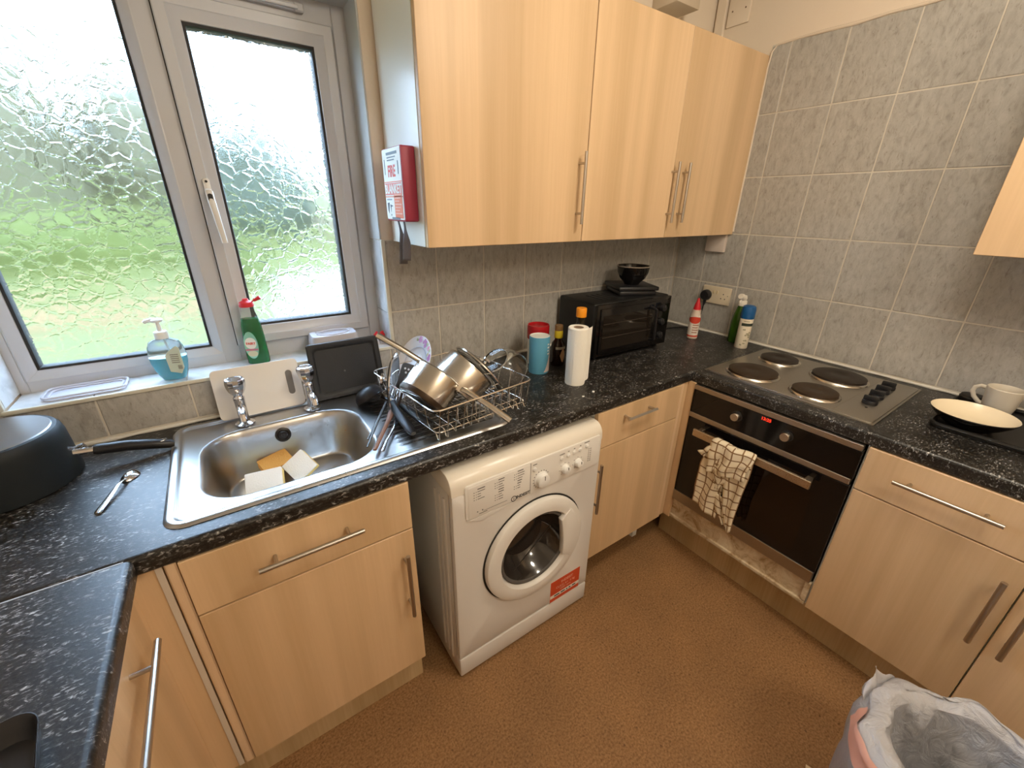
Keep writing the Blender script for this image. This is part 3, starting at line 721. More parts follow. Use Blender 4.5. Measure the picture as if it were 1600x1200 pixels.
# porthole
DC = (1.008, .448)
M_ = FY(DC[0], WY, DC[1])
MB().lathe([(.209, -.002), (.212, .001), (.212, .002), (.2055, .002)], 64, M_).build('shadow_gap', pm('dark_gap', (.02, .018, .015), .8), t)
door = MB().lathe([(.2055, -.003), (.2055, .012), (.203, .019), (.197, .0225), (.172, .0245), (.156, .023), (.1505, .017), (.1475, -.004)], 72, M_).build('door_ring', ENAMELB, t)
MB().lathe([(.1485, .004), (.146, .009), (.140, .007), (.130, -.012), (.118, -.050), (.09, -.075), (0, -.085)], 56, M_).build('porthole_glass', pm('smoked_porthole_glass', (0.030, 0.024, 0.020), 0.05, coat=.6), door)
MB().lathe([(.1465, .0065), (.143, .0105), (.136, .0075), (.134, .004), (.140, .004)], 56, M_).build('glass_rim', pm('grey_glass_rim', (0.10, 0.095, 0.09), 0.10), door)
# drum seen through the glass: lifter and perforation hints belong to the bowl
MB().tube([(DC[0] - .08, WY + .010, DC[1] - .075), (DC[0], WY + .022, DC[1] - .035), (DC[0] + .075, WY + .010, DC[1] + .05)], .0022, 6).build('moulded_seam', DARKSTEEL, door)
A = []
for k in range(13):
    a = radians(-38 + k * 76 / 12); A.append((.184 * cos(a), .184 * sin(a)))
for k in range(9):
    a = radians(38 - k * 76 / 8); q = .150 - .042 * max(0, sin(pi * (.12 + .80 * k / 8))) ** .7 ; A.append((q * cos(a), q * sin(a)))
MB().prism(A, .004, .0285, M_ @ Matrix.Rotation(radians(4), 4, 'Z'), .006).build('door_handle', ENAMELB, door)
# sticker with print
st = MB().prism([(1.098, .100), (1.249, .100), (1.249, .212), (1.098, .212)], 0, .0006, FY(0, WY - .0001, 0)).build('energy_sticker', pm('red_sticker', (0.60, 0.07, 0.02), .45), t, smooth=False)
SY = WY - .0009
MB().box(1.0985, 1.2485, SY - .0002, SY + .0003, .124, .140).build('white_band', PAPER, st)
MB().box(1.0985, 1.2485, SY - .0002, SY + .0003, .100, .105).build('white_band', PAPER, st)
PALER = pm('pale_print', (0.80, 0.42, 0.30), .6)
lettering('lettering', 'INDESIT', .017, FY(1.181, SY, .190), PALER, st, .0002, bold=.0003)
lettering('lettering', 'CLASS A+  6 kg\n1200 rpm', .015, FY(1.174, SY, .162), PALER, st, .0002)
m = MB()
for x, l in ((1.118, .028), (1.152, .022), (1.180, .008), (1.194, .010), (1.212, .018)): m.box(x, x + l, SY - .0005, SY, .129, .135)
tagp(m.build('small_print', INK, st), kind='stuff')

# ------------------------------------------------------------------ sink
SB = (.1530, .5740, -.4930, -.1340)
def sd(x, y, b, r):
    cx, cy = (b[0] + b[1]) / 2, (b[2] + b[3]) / 2
    dx, dy = abs(x - cx) - (b[1] - b[0]) / 2 + r, abs(y - cy) - (b[3] - b[2]) / 2 + r
    return math.hypot(max(dx, 0), max(dy, 0)) + min(max(dx, dy), 0) - r
def sst(a, b, x):
    x = min(max((x - a) / (b - a), 0), 1); return x * x * (3 - 2 * x)
def sinkz(x, y):
    z = CT + .0075
    d0 = sd(x, y, (SX0, SX1, SY0, SY1), .045)
    z -= .006 * (1 - sst(0, .006, -d0))
    z -= .0065 * sst(.018, .026, -d0)            # pressed step inside the rim
    d1 = sd(x, y, SB, .105)
    if d1 < 0:
        k = -d1
        z -= .004 * sst(0, .006, k) + .142 * sst(.003, .040, k) + .010 * sst(.03, .16, k)
    else:
        g = sd(x, y, (.612, .945, -.500, -.075), .03)
        if g < 0:
            z += .0011 * sin((y + .5) / .0245 * 2 * pi) * sst(0, .018, -g) - .002 * sst(0, .05, -g)
    return z
t = thing('kitchen_sink', 'stainless steel sink with ribbed drainer set into the worktop', 'sink', (.53, -.29, CT))
def axis_pts(a, b, n, dense):
    P = [a + (b - a) * k / n for k in range(n + 1)]
    return P
NX, NY = 236, 138
def sf(u, v):
    x = SX0 + (SX1 - SX0) * u; y = SY0 + (SY1 - SY0) * v
    d = sd(x, y, (SX0, SX1, SY0, SY1), .045)
    if d > 0:                                   # pull corners in onto the rounded outline
        for cx, cy in ((SX0 + .045, SY0 + .045), (SX1 - .045, SY0 + .045), (SX0 + .045, SY1 - .045), (SX1 - .045, SY1 - .045)):
            if abs(x - cx) <= .0451 and abs(y - cy) <= .0451 and ((x < cx) == (cx < .5)) and ((y < cy) == (cy < -.29)):
                v_ = Vector((x - cx, y - cy)); v_ = v_.normalized() * .045; x, y = cx + v_.x, cy + v_.y
    return (x, y, sinkz(x, y))
MB().grid(sf, NX, NY).build('sink_top', SINKM, t, angle=60)
MB().lathe([(.0225, -.002), (.0225, .006), (.017, .0075), (.013, .003), (.006, .003), (.005, .006), (0, .006)], 24, frame((.358, -.1505, .8745), (0, -1, .18))).build('overflow_hole', BLACKP, t)
MB().lathe([(.040, 0), (.038, .003), (.026, .002), (.024, -.004), (0, -.004)], 28, Matrix.Translation((.385, -.318, .7655))).build('waste_outlet', CHROME, t)
for x in (.2685, .4615):
    tp = thing('pillar_tap', 'chrome pillar tap with facet head, %s one behind the sink' % ('left' if x < .3 else 'right'), 'tap', (x, -.100, CT + .003), 0, 'sink taps')
    m = MB(); m.lathe([(0, 0), (.027, 0), (.0265, .004), (.021, .007), (.0150, .010), (.0138, .02), (.0142, .05), (.0148, .078), (.0155, .080), (.0155, .088), (.0125, .092), (.0120, .10), (0, .10)], 24, Matrix.Translation((x, -.100, CT + .003)))
    m.build('tap_body', CHROME, tp)
    MB().tube([(x, -.108, .975), (x, -.135, .984), (x, -.160, .984), (x, -.176, .976), (x, -.180, .962)], [.0105, .0115, .0115, .0112, .0112], 14).build('spout', CHROME, tp)
    MB().lathe([(0, .098), (.0140, .098), (.0175, .102), (.0225, .112), (.0265, .126), (.0275, .137), (.0262, .1450), (.0235, .1482), (.0190, .1488), (.0180, .1480), (0, .1485)], 12, Matrix.Translation((x, -.100, CT + .003)) @ Matrix.Rotation(.3, 4, 'Z')).build('tap_head', CHROME, tp, angle=20)
# sponges
def sponge(c, n, xd, sz, mat, mat2, label):
    t = thing('sponge', label, 'sponge', c, 0, 'washing sponges in the sink')
    F = frame(c, n, xd)
    MB().box(-sz[0] / 2, sz[0] / 2, -sz[1] / 2, sz[1] / 2, 0, sz[2] * .72, .004, 2, F).build('foam', mat2, t)
    MB().box(-sz[0] / 2, sz[0] / 2, -sz[1] / 2, sz[1] / 2, sz[2] * .72, sz[2], .003, 2, F).build('scourer_pad', mat, t)
sponge((.285, -.270, .790), (-.18, -.62, .76), (1, -.25, .1), (.095, .065, .034), SPONGEW, SPONGEY, 'pale sponge lying flat in the sink, left one of the three')
sponge((.385, -.245, .797), (-.30, -.70, .64), (1, .35, .35), (.072, .072, .032), SPONGEW, SPONGEY, 'pale sponge leaning upright in the sink, right one of the three')
sponge((.322, -.186, .788), (-.05, -.25, .95), (1, .3, 0), (.085, .065, .030), SPONGEO, SPONGEO, 'orange sponge behind the two pale ones in the sink')

# ------------------------------------------------------------------ boards leaning behind the sink
def leaning(name, label, cat, x0, x1, b, tp, th, mat, r=.015):
    "b, tp = (y,z) of bottom and top edge"
    L = math.hypot(tp[0] - b[0], tp[1] - b[1]); z = Vector((0, -(tp[1] - b[1]) / L, (tp[0] - b[0]) / L))
    F = Matrix(((1, 0, 0, (x0 + x1) / 2), (0, (tp[0] - b[0]) / L, z.y, b[0]), (0, (tp[1] - b[1]) / L, z.z, b[1]), (0, 0, 0, 1)))
    return thing(name, label, cat, ((x0 + x1) / 2, b[0], b[1])), F, L
t, F, L = leaning('chopping_board', 'stained white chopping board leaning behind the taps', 'board', .208, .450, (-.054, CT + .006), (-.0135, 1.072), .008, BOARD)
m = MB(); hw = .1205
bm = m.bm
outer = rrect(-hw, hw, 0, L, .014, 4); hole = [(.088 + q[0], L * .52 + q[1]) for q in rrect(-.0095, .0095, -.040, .040, .0094, 4)]
# solid slab; the hand slot's shade is a grey patch laid on it
m.prism(outer[:], 0, .0075, F, .001)
m.build('board', BOARD, t)
MB().prism(hole, .0072, .0080, F).build('hand_slot', pm('grey_slot_shadow_side', (0.20, 0.19, 0.18), .8), t)
t, F, L = leaning('baking_tray', 'dark slate grey plastic tray leaning beside the right tap', 'tray', .482, .722, (-.052, CT + .006), (-.018, 1.104), .02, SLATEB)
m = MB(); hw = .118
def trayf(u, v):
    x = -hw + 2 * hw * u; y = L * v
    d = -sd(x, y, (-hw, hw, 0, L), .03)
    return (x * (1 - .03 * v), y, .010 - .008 * sst(.010, .018, d))
m.grid(trayf, 40, 30, F)
m.grid(lambda u, v: (trayf(u, v)[0], trayf(u, v)[1], -.002), 2, 2, F)
for a, b in (((-hw, 0), (hw, 0)), ((-hw * .97, L), (hw * .97, L)), ((-hw, 0), (-hw * .97, L)), ((hw, 0), (hw * .97, L))):
    m.tube([(a[0], a[1], .0055), (b[0], b[1], .0055)], .0048, 8, M=F)
m.build('tray_pan', SLATEB, t)
MB().lathe([(.003, .0018), (.003, .003), (0, .0035)], 10, F @ Matrix.Translation((-.01, L * .45, 0))).build('centre_stud', pm('grey_stud', (.12, .12, .12), .5), t)

# ------------------------------------------------------------------ sill things
Z = WZ0 + .0008
t = thing('plastic_lid', 'flat clear plastic lid lying on the sill at the left', 'tray', (-.075, .055, Z))
m = MB(); PL = rrect(-.158, .012, .012, .098, .02, 5)  # flat plastic lid with a raised bead round its edge
m.prism(PL, Z, Z + .004, None, .001)
CLOUD = pm('cloudy_clear_plastic', (0.72, 0.72, 0.78), 0.25, trans=.35, ior=1.2)
m.tube([(x, y, Z + .009) for x, y in PL], .0032, 6, closed=True); m.tube([(x * .88 - .009, y * .80 + .011, Z + .006) for x, y in PL], .0026, 6, closed=True)
m.build('lid_sheet', CLOUD, t)
# blue hand soap
t = thing('soap_bottle', 'clear pump bottle of blue hand soap on the sill', 'bottle', (.123, .038, Z), 0)
M_ = Matrix.Translation((.123, .038, Z)) @ Matrix.Rotation(radians(-14), 4, 'Z')
pr = [(.026, 0), (.030, .004), (.040, .030), (.045, .055), (.046, .075), (.043, .100), (.036, .116), (.024, .123), (.0145, .126)]
MB().lathe([(r, z) for r, z in pr] + [(.0145, .132)], 36, M_, 1.0, .55, p=2.5).build('bottle_shell', pm('clear_bottle_plastic', (0.86, 0.93, 0.90), .06, trans=.85, ior=1.15), t)
MB().lathe([(0, .0015), (.0245, .0015), (.0385, .030), (.0432, .055), (.0445, .070), (0, .070)], 32, M_, 1.0, .54, p=2.5).build('liquid', BLUELIQ, t)
MB().prism([(.004, .030), (.030, .022), (.040, .040), (.040, .100), (.034, .106), (.012, .092), (.002, .078)], -.0258, -.0240, M_ @ Matrix(((1, 0, 0, 0), (0, 0, 1, 0), (0, 1, 0, 0), (0, 0, 0, 1)))).build('back_label', pm('pale_green_label', (.60, .70, .62), .5), t)
m = MB()
for k in range(5): m.box(.014, .034, -.0264, -.0258, .080 - k * .006, .082 - k * .006, M=M_)
for k in range(6): m.box(.026 + k * .0018, .0268 + k * .0018, -.0264, -.0258, .036, .048, M=M_)
tagp(m.build('label_print', GREYINK, t), kind='stuff')
m = MB(); m.lathe([(0, .126), (.0165, .126), (.0165, .142), (.0150, .146), (.006, .148), (.0045, .176), (.0045, .178), (0, .178)], 20, M_)
m.tube([(-.0, 0, .178), (-.012, 0, .180), (-.026, 0, .178), (-.030, 0, .174)], [.0075, .0065, .0055, .005], 10, M=M_); m.lathe([(0, .172), (.012, .174), (.0145, .180), (.010, .184), (0, .184)], 18, M_)
m.build('pump', pm('translucent_white_pump', (.80, .84, .86), .3), t)
MB().tube([(.002, 0, .126), (.010, 0, .08), (.016, 0, .02)], .0028, 8, M=M_).build('dip_tube', CLOUD, t)
# green washing up liquid
t = thing('washing_up_bottle', 'washing up bottle with red cap and green liquid on the sill', 'bottle', (.349, .060, Z))
M_ = Matrix.Translation((.349, .060, Z)) @ Matrix.Rotation(radians(-20), 4, 'Z') @ Matrix.Rotation(radians(0), 4, 'Y')
MB().lathe([(.0300, 0), (.0325, .004), (.0330, .03), (.0310, .09), (.0285, .13), (.0235, .155), (.0195, .172), (.0185, .190)], 36, M_, 1.0, .66, p=2.4).build('bottle_shell', pm('clear_green_tint_shell', (0.90, 0.96, 0.93), .04, trans=.97, ior=1.05), t)
MB().lathe([(0, .0015), (.0305, .0015), (.0318, .03), (.0300, .09), (.0275, .13), (.0235, .150), (0, .150)], 32, M_, 1.0, .65, p=2.4).build('liquid', GREENLIQ, t)
MLAB = M_ @ Matrix(((1, 0, 0, 0), (0, 0, -1, 0), (0, 1, 0, 0), (0, 0, 0, 1)))
def oval(cx, cz, a, b, n=28): return [(cx + a * cos(2 * pi * k / n), cz + b * sin(2 * pi * k / n)) for k in range(n)]
MB().prism(oval(-.006, .066, .0200, .045), .0215, .0232, MLAB).build('oval_label', pm('mint_label', (.25, .55, .44), .5), t)
MB().prism(oval(-.006, .073, .0165, .019), .0230, .0236, MLAB).build('label_disc', PAPER, t)
MB().box(-.024, .012, -.0240, -.0228, .0485, .0545, M=M_).build('label_band', pm('pink_band', (.55, .18, .25), .5), t)
MB().prism(oval(-.006, .038, .0145, .010), .0230, .0236, MLAB).build('label_disc', pm('sand_disc', (.62, .60, .42), .5), t)
lettering('lettering', 'FAIRY', .0105, MLAB @ Matrix.Translation((-.006, .072, .0238)), REDINK, t, .0002, bold=.0004)
m = MB(); m.lathe([(0, .188), (.0205, .188), (.0215, .192), (.0190, .202), (.0100, .207), (.0075, .213), (0, .213)], 22, M_)
m.tube([(.012, 0, .200), (.026, 0, .207)], .0022, 6, M=M_); m.tube([(.024, 0, .206), (.044, 0, .216)], [.0045, .0065], 10, M=M_)
m.build('flip_cap', RED, t)
# clear tub and pegs
t = thing('plastic_tub', 'upturned clear plastic tub on the sill behind the dark tray', 'tub', (.600, .060, Z))
M_ = Matrix.Translation((.592, .062, Z))
m = MB(); m.lathe([(.088, 0), (.087, .004), (.082, .030), (.078, .060), (.074, .066), (.055, .0665), (.052, .062), (.0, .061)], 40, M_, 1.0, .60, p=6)
m.build('tub', CLOUD, t)
MB().tube([(.592 + .054 * cos(k * pi / 16), .058 + .034 * sin(k * pi / 16), Z + .068) for k in range(32)], .0022, 6, closed=True).build('moulded_ring', CLOUD, t)
for k, (x, y, r) in enumerate(((.742, .050, .4), (.763, .052, -.5))):
    t = thing('red_clip', 'red plastic clip on the sill by the jamb, %s of two' % ('left one' if k == 0 else 'right one'), 'clip', (x, y, Z), r, 'red clips')
    M_ = Matrix.Translation((x, y, Z)) @ Matrix.Rotation(r, 4, 'Z')
    m = MB(); m.lathe([(0, .020), (.010, .022), (.0125, .030), (.0105, .040), (0, .042)], 14, M_, 1.0, .7); m.tube([(-.004, 0, .036), (.006, .002, .046)], [.006, .004], 8, M=M_); m.build('clip_head', RED, t)
    MB().lathe([(.0, 0), (.011, 0), (.009, .010), (.006, .021), (0, .021)], 12, M_).build('clip_foot', CLOUD, t)
# ------------------------------------------------------------------ drying rack and what is in it
DZ = CT + .0085
ra = radians(6.5); U = Vector((cos(ra), sin(ra), 0)); V = Vector((-sin(ra), cos(ra), 0))
RC = Vector((.700, -.545, DZ)) + U * .1875 + V * .2025
t = thing('drying_rack', 'chrome wire drying rack full of pans on the drainer', 'rack', tuple(RC), ra)
RM = WM[t]; HXr, HYr, RZ = .1875, .2025, .1000
def loop(hx, hy, z, r=.03): return [(x, y, z) for x, y in rrect(-hx, hx, -hy, hy, r, 5)]
m = MB(RM); m.tube(loop(HXr, HYr, RZ), .0026, 8, closed=True); m.build('rim_wire', WIRE, t)
m = MB(RM); m.tube(loop(HXr - .016, HYr - .016, .022, .02), .0020, 6, closed=True); m.build('lower_rail', WIRE, t)
for k in range(13):
    x = -.168 + k * .028
    foot = k in (0, 1, 11, 12)
    P = [(x, -HYr, RZ), (x, -HYr + .006, .055), (x, -HYr + .012, .003 if foot else .012), (x, -HYr + .020, .002 if foot else .014), (x, -HYr + .032, .022), (x, -.06, .0215), (x, .06, .0215), (x, HYr - .032, .022), (x, HYr - .020, .002 if foot else .014), (x, HYr - .012, .003 if foot else .012), (x, HYr - .006, .055), (x, HYr, RZ)]
    m = MB(RM); m.tube(P, .0015, 6); m.build('wire', WIRE, t)
for k in range(11):
    y = -.150 + k * .030
    P = [(-HXr, y, RZ), (-HXr + .008, y, .045), (-HXr + .018, y, .0195), (-.05, y, .0190), (.05, y, .0190), (HXr - .018, y, .0195), (HXr - .008, y, .045), (HXr, y, RZ)]
    if k % 2 == 0: m = MB(RM); m.tube(P, .0014, 6); m.build('wire', WIRE, t)
for k in range(8):   # little plate dividers along the front
    x = -.12 + k * .034
    m = MB(RM); m.tube([(x, -.165, .020), (x + .004, -.160, .052), (x + .010, -.150, .060), (x + .016, -.140, .052), (x + .018, -.132, .020)], .0014, 6); m.build('divider', WIRE, t)
m = MB(RM)
m.box(-.165, .165, -.17, .17, -.0, .0012, .0004)
def pan_prof(r, L): return [(0, 0), (r * .88, 0), (r * .96, .003), (r, .011), (r, L - .002), (r + .0025, L), (r + .0005, L + .0015), (r - .002, L - .002), (r - .002, .012), (r * .9, .005), (0, .004)]
a = Vector((.76, .2, .62)).normalized()
c = Vector((.789, -.393, 1.060))
t = thing('saucepan', 'front steel saucepan in the rack with handle pointing at the camera', 'saucepan', tuple(c - a * .098), 0, 'saucepans in the rack')
F1 = frame(c - a * .098, a)
MB().lathe(pan_prof(.078, .098), 56, F1).build('pan_body', PAN, t)
MB().lathe([(.066, -.0006), (.0755, .0024), (.0786, .0100), (.0783, .0180)], 56, F1).build('scorched_band', pm('scorched_steel', (.055, .035, .022), .4, .6), t)
d = Vector((.443, -.830, -.337)).normalized()
def pan_handle(t, c, d, r, L, side):
    s = c + d * r
    up = (Vector((0, 0, 1)) - d * d.z).normalized()
    MB().tube([s - up * .002, s + d * .012 + up * .006, s + d * .03 + up * .008, s + d * (L * .6) + up * .006, s + d * L], [.0095, .0105, .0105, .0108, .0112], 12, flat=.8).build('handle', PAN, t)
    w = d.cross(up)
    m = MB()
    for q in (-.009, .009): m.lathe([(.0045, 0), (.0035, .0022), (0, .003)], 10, frame(s + w * q - up * .004 + d * .001, d))
    m.lathe([(.0045, 0), (.0035, .0022), (0, .003)], 10, frame(s - up * .016 + d * .001, d))
    tagp(m.build('rivet', CHROME, t), kind='stuff')
pan_handle(t, c, d, .078, .188, 1)
b = Vector((.75, -.05, .66)).normalized(); c2 = Vector((.838, -.390, 1.010))
t = thing('saucepan', 'larger steel saucepan behind the front one, handle towards the window', 'saucepan', tuple(c2), 0, 'saucepans in the rack')
F2 = frame(c2 + b * .092, -b)
MB().lathe(pan_prof(.0865, .092), 56, F2).build('pan_body', PAN, t)
pan_handle(t, c2 + b * .006, Vector((-.66, .46, .58)).normalized(), .0865, .196, -1)
# glass lid with steel band behind the larger pan
n = Vector((.80, 0, .60)); c = Vector((.932, -.392, 1.053))
t = thing('saucepan_lid', 'glass saucepan lid with steel band behind the larger pan', 'lid', tuple(c))
FL = frame(c, n)
MB().lathe([(.098, 0), (.1015, 0), (.1015, .004), (.098, .005)], 56, FL).build('steel_band', PAN, t)
MB().lathe([(.0978, .001), (.08, .009), (.05, .015), (.0, .018), (0, .021), (.05, .018), (.08, .012), (.0978, .004)], 48, FL).build('glass_dome', GLASS, t)
MB().lathe([(0, .020), (.006, .020), (.006, .032), (.016, .036), (.017, .042), (0, .045)], 20, FL).build('knob', CHROME, t)
# glass lid edge-on at the left of the rack
c = Vector((.690, -.275, 1.028)); n = Vector((-.86, .50, .10))
t = thing('saucepan_lid', 'glass saucepan lid standing edge-on at the left of the rack', 'lid', tuple(c))
FL = frame(c, n)
MB().lathe([(.086, 0), (.0895, 0), (.0895, .004), (.086, .005)], 56, FL).build('steel_band', CHROME, t)
MB().lathe([(.0858, .001), (.07, .009), (.04, .015), (.0, .018), (0, .021), (.04, .018), (.07, .012), (.0858, .004)], 48, FL).build('glass_dome', GLASS, t)
MB().lathe([(0, .020), (.006, .020), (.006, .032), (.018, .036), (.020, .042), (0, .045)], 20, FL).build('knob', CHROME, t)
# upturned glass bowl at the right end
g = Vector((.62, .12, -.775)).normalized(); c = Vector((1.023, -.345, 1.054))
t = thing('glass_bowl', 'upturned clear glass bowl tilted at the right end of the rack', 'bowl', tuple(c))
MB().lathe([(0, .002), (.043, .001), (.047, .0), (.049, .004), (.066, .022), (.080, .048), (.089, .078), (.0915, .0785), (.0895, .079), (.087, .078), (.078, .050), (.064, .026), (.046, .008), (0, .006)], 56, frame(c, g)).build('bowl_body', GLASS, t)
# plates
def plate(name, label, c, n, r, mat, xd=(1, 0, 0)):
    t = thing(name, label, 'plate', tuple(c)); F = frame(c, n, xd)
    MB().lathe([(0, -.012), (r * .52, -.012), (r * .56, -.009), (r * .97, .004), (r, .0065), (r * .99, .008), (r * .62, -.004), (r * .57, -.0075), (0, -.0075)], 56, F).build('plate_body', mat, t)
    return t, F
CHINA = pm('white_china', (.74, .74, .76), .18)
t, F = plate('floral_plate', 'white china plate with purple flowers upright behind the rack', Vector((.822, -.108, 1.008)), (-.85, -.10, .517), .104, CHINA, (.513, .06, .856))
MB().lathe([(.062, -.0012), (.064, -.0006), (.066, -.0006), (.0665, -.0012)], 56, F).build('grey_line', pm('grey_blue_line', (.48, .50, .58), .3), t)
PUR = [pm('flower_purple', (.34, .08, .24), .4), pm('flower_lilac', (.52, .25, .46), .4), pm('flower_pink', (.62, .22, .30), .4), pm('leaf_green', (.34, .38, .18), .4), pm('stem_ochre', (.50, .40, .20), .4)]
random.seed(3)
def petal(cx, cy, s, mt, name, k=5):
    m = MB()
    for q in range(k):
        an = 2 * pi * q / k + random.random(); x, y = cx + s * .6 * cos(an), cy + s * .6 * sin(an)
        rr = math.hypot(x, y); z = .008 - (.104 - rr) * .30 + .0012
        m.prism(oval(0, 0, s * .55, s * .45, 10), 0, .0006, F @ Matrix.Translation((x, y, z)))
    m.build(name, mt, t)
for ang, rr, s, i in ((8, .090, .012, 1), (-14, .086, .015, 0), (-38, .090, .009, 2), (-62, .088, .012, 0), (-26, .092, .006, 3), (-50, .078, .006, 4), (-46, .094, .006, 3), (20, .090, .006, 3), (150, .088, .012, 1), (200, .088, .012, 0)):
    petal(rr * cos(radians(ang)), rr * sin(radians(ang)), s, PUR[i], 'flower_print' if i < 3 else 'leaf_print')
t, F = plate('side_plate', 'plain white side plate squeezed behind the front saucepan', Vector((.752, -.262, 1.020)), (-.80, .25, .50), .080, CHINA)
# slotted turner standing in the rack
t = thing('slotted_turner', 'dark steel slotted turner upright between glass lid and pan', 'turner', (.722, -.285, .95))
FT = frame((.720, -.298, 1.035), (-.62, -.62, .35), (.3, .0, 1))
m = MB(); m.prism(rrect(-.045, .048, -.026, .026, .012, 4), 0, .0018, FT, .0006); m.build('blade', DARKSTEEL, t)
m = MB()
for q, w in ((.030, -.012), (.030, .0), (.030, .012), (.018, -.006), (.018, .006)): m.prism(oval(q, w, .0035, .0035, 10), .0017, .0024, FT)
tagp(m.build('slot_hole', pm('bright_hole', (.72, .72, .72), .4), t), kind='stuff')
MB().tube([FT @ Vector((-.044, 0, .001)), FT @ Vector((-.07, .0, .004)), FT @ Vector((-.098, .0, .010))], .004, 8).build('shank', DARKSTEEL, t)

# ------------------------------------------------------------------ utensils on the drainer
UZ = DZ
t = thing('ladle', 'black plastic ladle tipped over on the drainer', 'ladle', (.635, -.17, UZ))
ax = Vector((-.34, .50, .80)).normalized()
FLd = frame(Vector((.632, -.183, .9425)), ax)
m = MB(); m.lathe([(.049, 0), (.047, .014), (.040, .028), (.026, .039), (0, .043)] , 36, FLd)
m.lathe([(.049, 0), (.0475, -.001), (.0455, .0), (.0435, .013), (.037, .026), (.024, .036), (0, .040)], 36, FLd); m.build('bowl', BLACKP, t, recalc=False)
MB().tube([(.664, -.205, .948), (.685, -.270, .952), (.694, -.300, .950)], [.008, .007, .007], 10, flat=.6).build('shank', BLACKP, t)
MB().tube([(.693, -.300, .950), (.702, -.345, .947), (.714, -.41, .942), (.7235, -.452, .9385), (.725, -.460, .938)], [.009, .0145, .0160, .0140, .008], 12, flat=.8).build('grip', BLACKP, t)
t = thing('masher', 'black handled utensil with thin steel shank lying across the ladle', 'utensil', (.67, -.3, UZ))
MB().tube([(.690, -.122, .972), (.684, -.170, .972), (.672, -.265, .966), (.669, -.285, .962)], [.0035, .0028, .0030, .0040], 8).build('shank', CHROME, t)
MB().lathe([(.0065, 0), (.0075, .003), (.0065, .008)], 14, frame((.6693, -.283, .9625), (.669 - .6663, -.285 + .38, .12))).build('collar', CHROME, t)
MB().tube([(.669, -.286, .962), (.6665, -.33, .952), (.665, -.40, .944), (.6640, -.458, .938), (.6640, -.472, .936)], [.008, .0140, .0155, .0135, .008], 12, flat=.8).build('grip', BLACKP, t)
t = thing('serving_tongs', 'dark steel tongs lying over the sink bowl edge', 'tongs', (.60, -.35, UZ))
for (x1, y1, z1), (x2, y2, z2) in (((.664, -.250, .951), (.5345, -.460, .929)), ((.658, -.262, .944), (.548, -.420, .929))):
    MB().tube([(x1, y1, z1), ((x1 + x2) / 2, (y1 + y2) / 2, (z1 + z2) / 2 + .003), (x2, y2, z2)], [.005, .0042, .0026], 8, flat=.5).build('arm', DARKSTEEL, t)
t = thing('wooden_spatula', 'brown wooden spatula beside the tongs on the drainer', 'spatula', (.6, -.40, UZ))
MB().tube([(.660, -.305, .940), (.650, -.325, .938), (.630, -.357, .936), (.575, -.442, .932), (.5465, -.488, .930)], [.009, .0115, .0072, .0062, .0055], 10, flat=.55).build('spatula_body', WOODU, t)
t = thing('table_knife', 'steel table knife lying right of the wooden spatula', 'knife', (.61, -.42, UZ))
MB().tube([(.668, -.335, .931), (.63, -.398, .930), (.590, -.455, .9295), (.562, -.503, .929)], [.006, .0065, .0045, .0055], 8, flat=.35).build('knife_body', CHROME, t)

# ------------------------------------------------------------------ counter, right of the rack
Z = CT + .0008
t = thing('red_canister', 'round canister with a red lid behind the blue tub', 'canister', (1.368, -.148, Z)); M_ = Matrix.Translation((1.368, -.148, Z))
MB().lathe([(0, 0), (.044, 0), (.0445, .128), (0, .128)], 36, M_).build('canister_body', PAPER, t)
MB().lathe([(.0462, .112), (.047, .114), (.047, .164), (.0455, .170), (.041, .170), (.040, .162), (0, .162)], 36, M_).build('red_lid', pm('dark_red_lid', (.42, .010, .015), .25), t)
t = thing('salt_tub', 'light blue cardboard salt tub with white top by the rack', 'tub', (1.307, -.236, Z)); M_ = Matrix.Translation((1.307, -.236, Z))
BLUEC = pm('light_blue_card', (.10, .33, .48), .55)
MB().lathe([(0, 0), (.041, 0), (.0415, .002), (.0415, .151), (.0405, .153)], 36, M_).build('tub_body', BLUEC, t)
MB().lathe([(.0405, .153), (.039, .1535), (.038, .1500), (0, .1500)], 36, M_).build('white_top', PAPER, t)
def wrap(m, cen, r, a0, a1, f0, f1, n=14):
    "curved patch on a cylinder between angles a0..a1 with z from f0(u) to f1(u)"
    def f(u, v):
        a = radians(a0 + (a1 - a0) * u); return (cen[0] + r * cos(a), cen[1] + r * sin(a), cen[2] + f0(u) + (f1(u) - f0(u)) * v)
    m.grid(f, n, 6)
m = MB(); wrap(m, (1.307, -.236, Z), .0420, -98, -44, lambda u: .008, lambda u: .010 + .105 * u ** 1.3); m.build('white_panel', pm('pale_pink_white', (.72, .60, .56), .6), t)
m = MB()
for k in range(4): wrap(m, (1.307, -.236, Z), .0421, -78, -66 + (k % 2) * 5, lambda u, k=k: .120 - k * .013, lambda u, k=k: .127 - k * .013, 5)
tagp(m.build('small_print', PAPER, t), kind='stuff')
t = thing('sauce_bottle', 'small dark sauce bottle with brown cap and yellow collar', 'bottle', (1.425, -.215, Z)); c = (1.425, -.215, Z); M_ = Matrix.Translation(c)
MB().lathe([(0, 0), (.028, 0), (.030, .004), (.030, .080), (.026, .098), (.016, .112), (.014, .130), (0, .130)], 32, M_).build('bottle_body', SOYBR, t)
m = MB(); wrap(m, c, .0304, -150, 0, lambda u: .075, lambda u: .086); m.build('cream_shoulder_band', pm('cream_band', (.42, .36, .26), .5), t)
m = MB(); wrap(m, c, .0305, -112, -58, lambda u: .048 - .030 * sin(pi * u), lambda u: .048 + .030 * sin(pi * u)); m.build('leaf_label', pm('tan_label', (.55, .34, .18), .5), t)
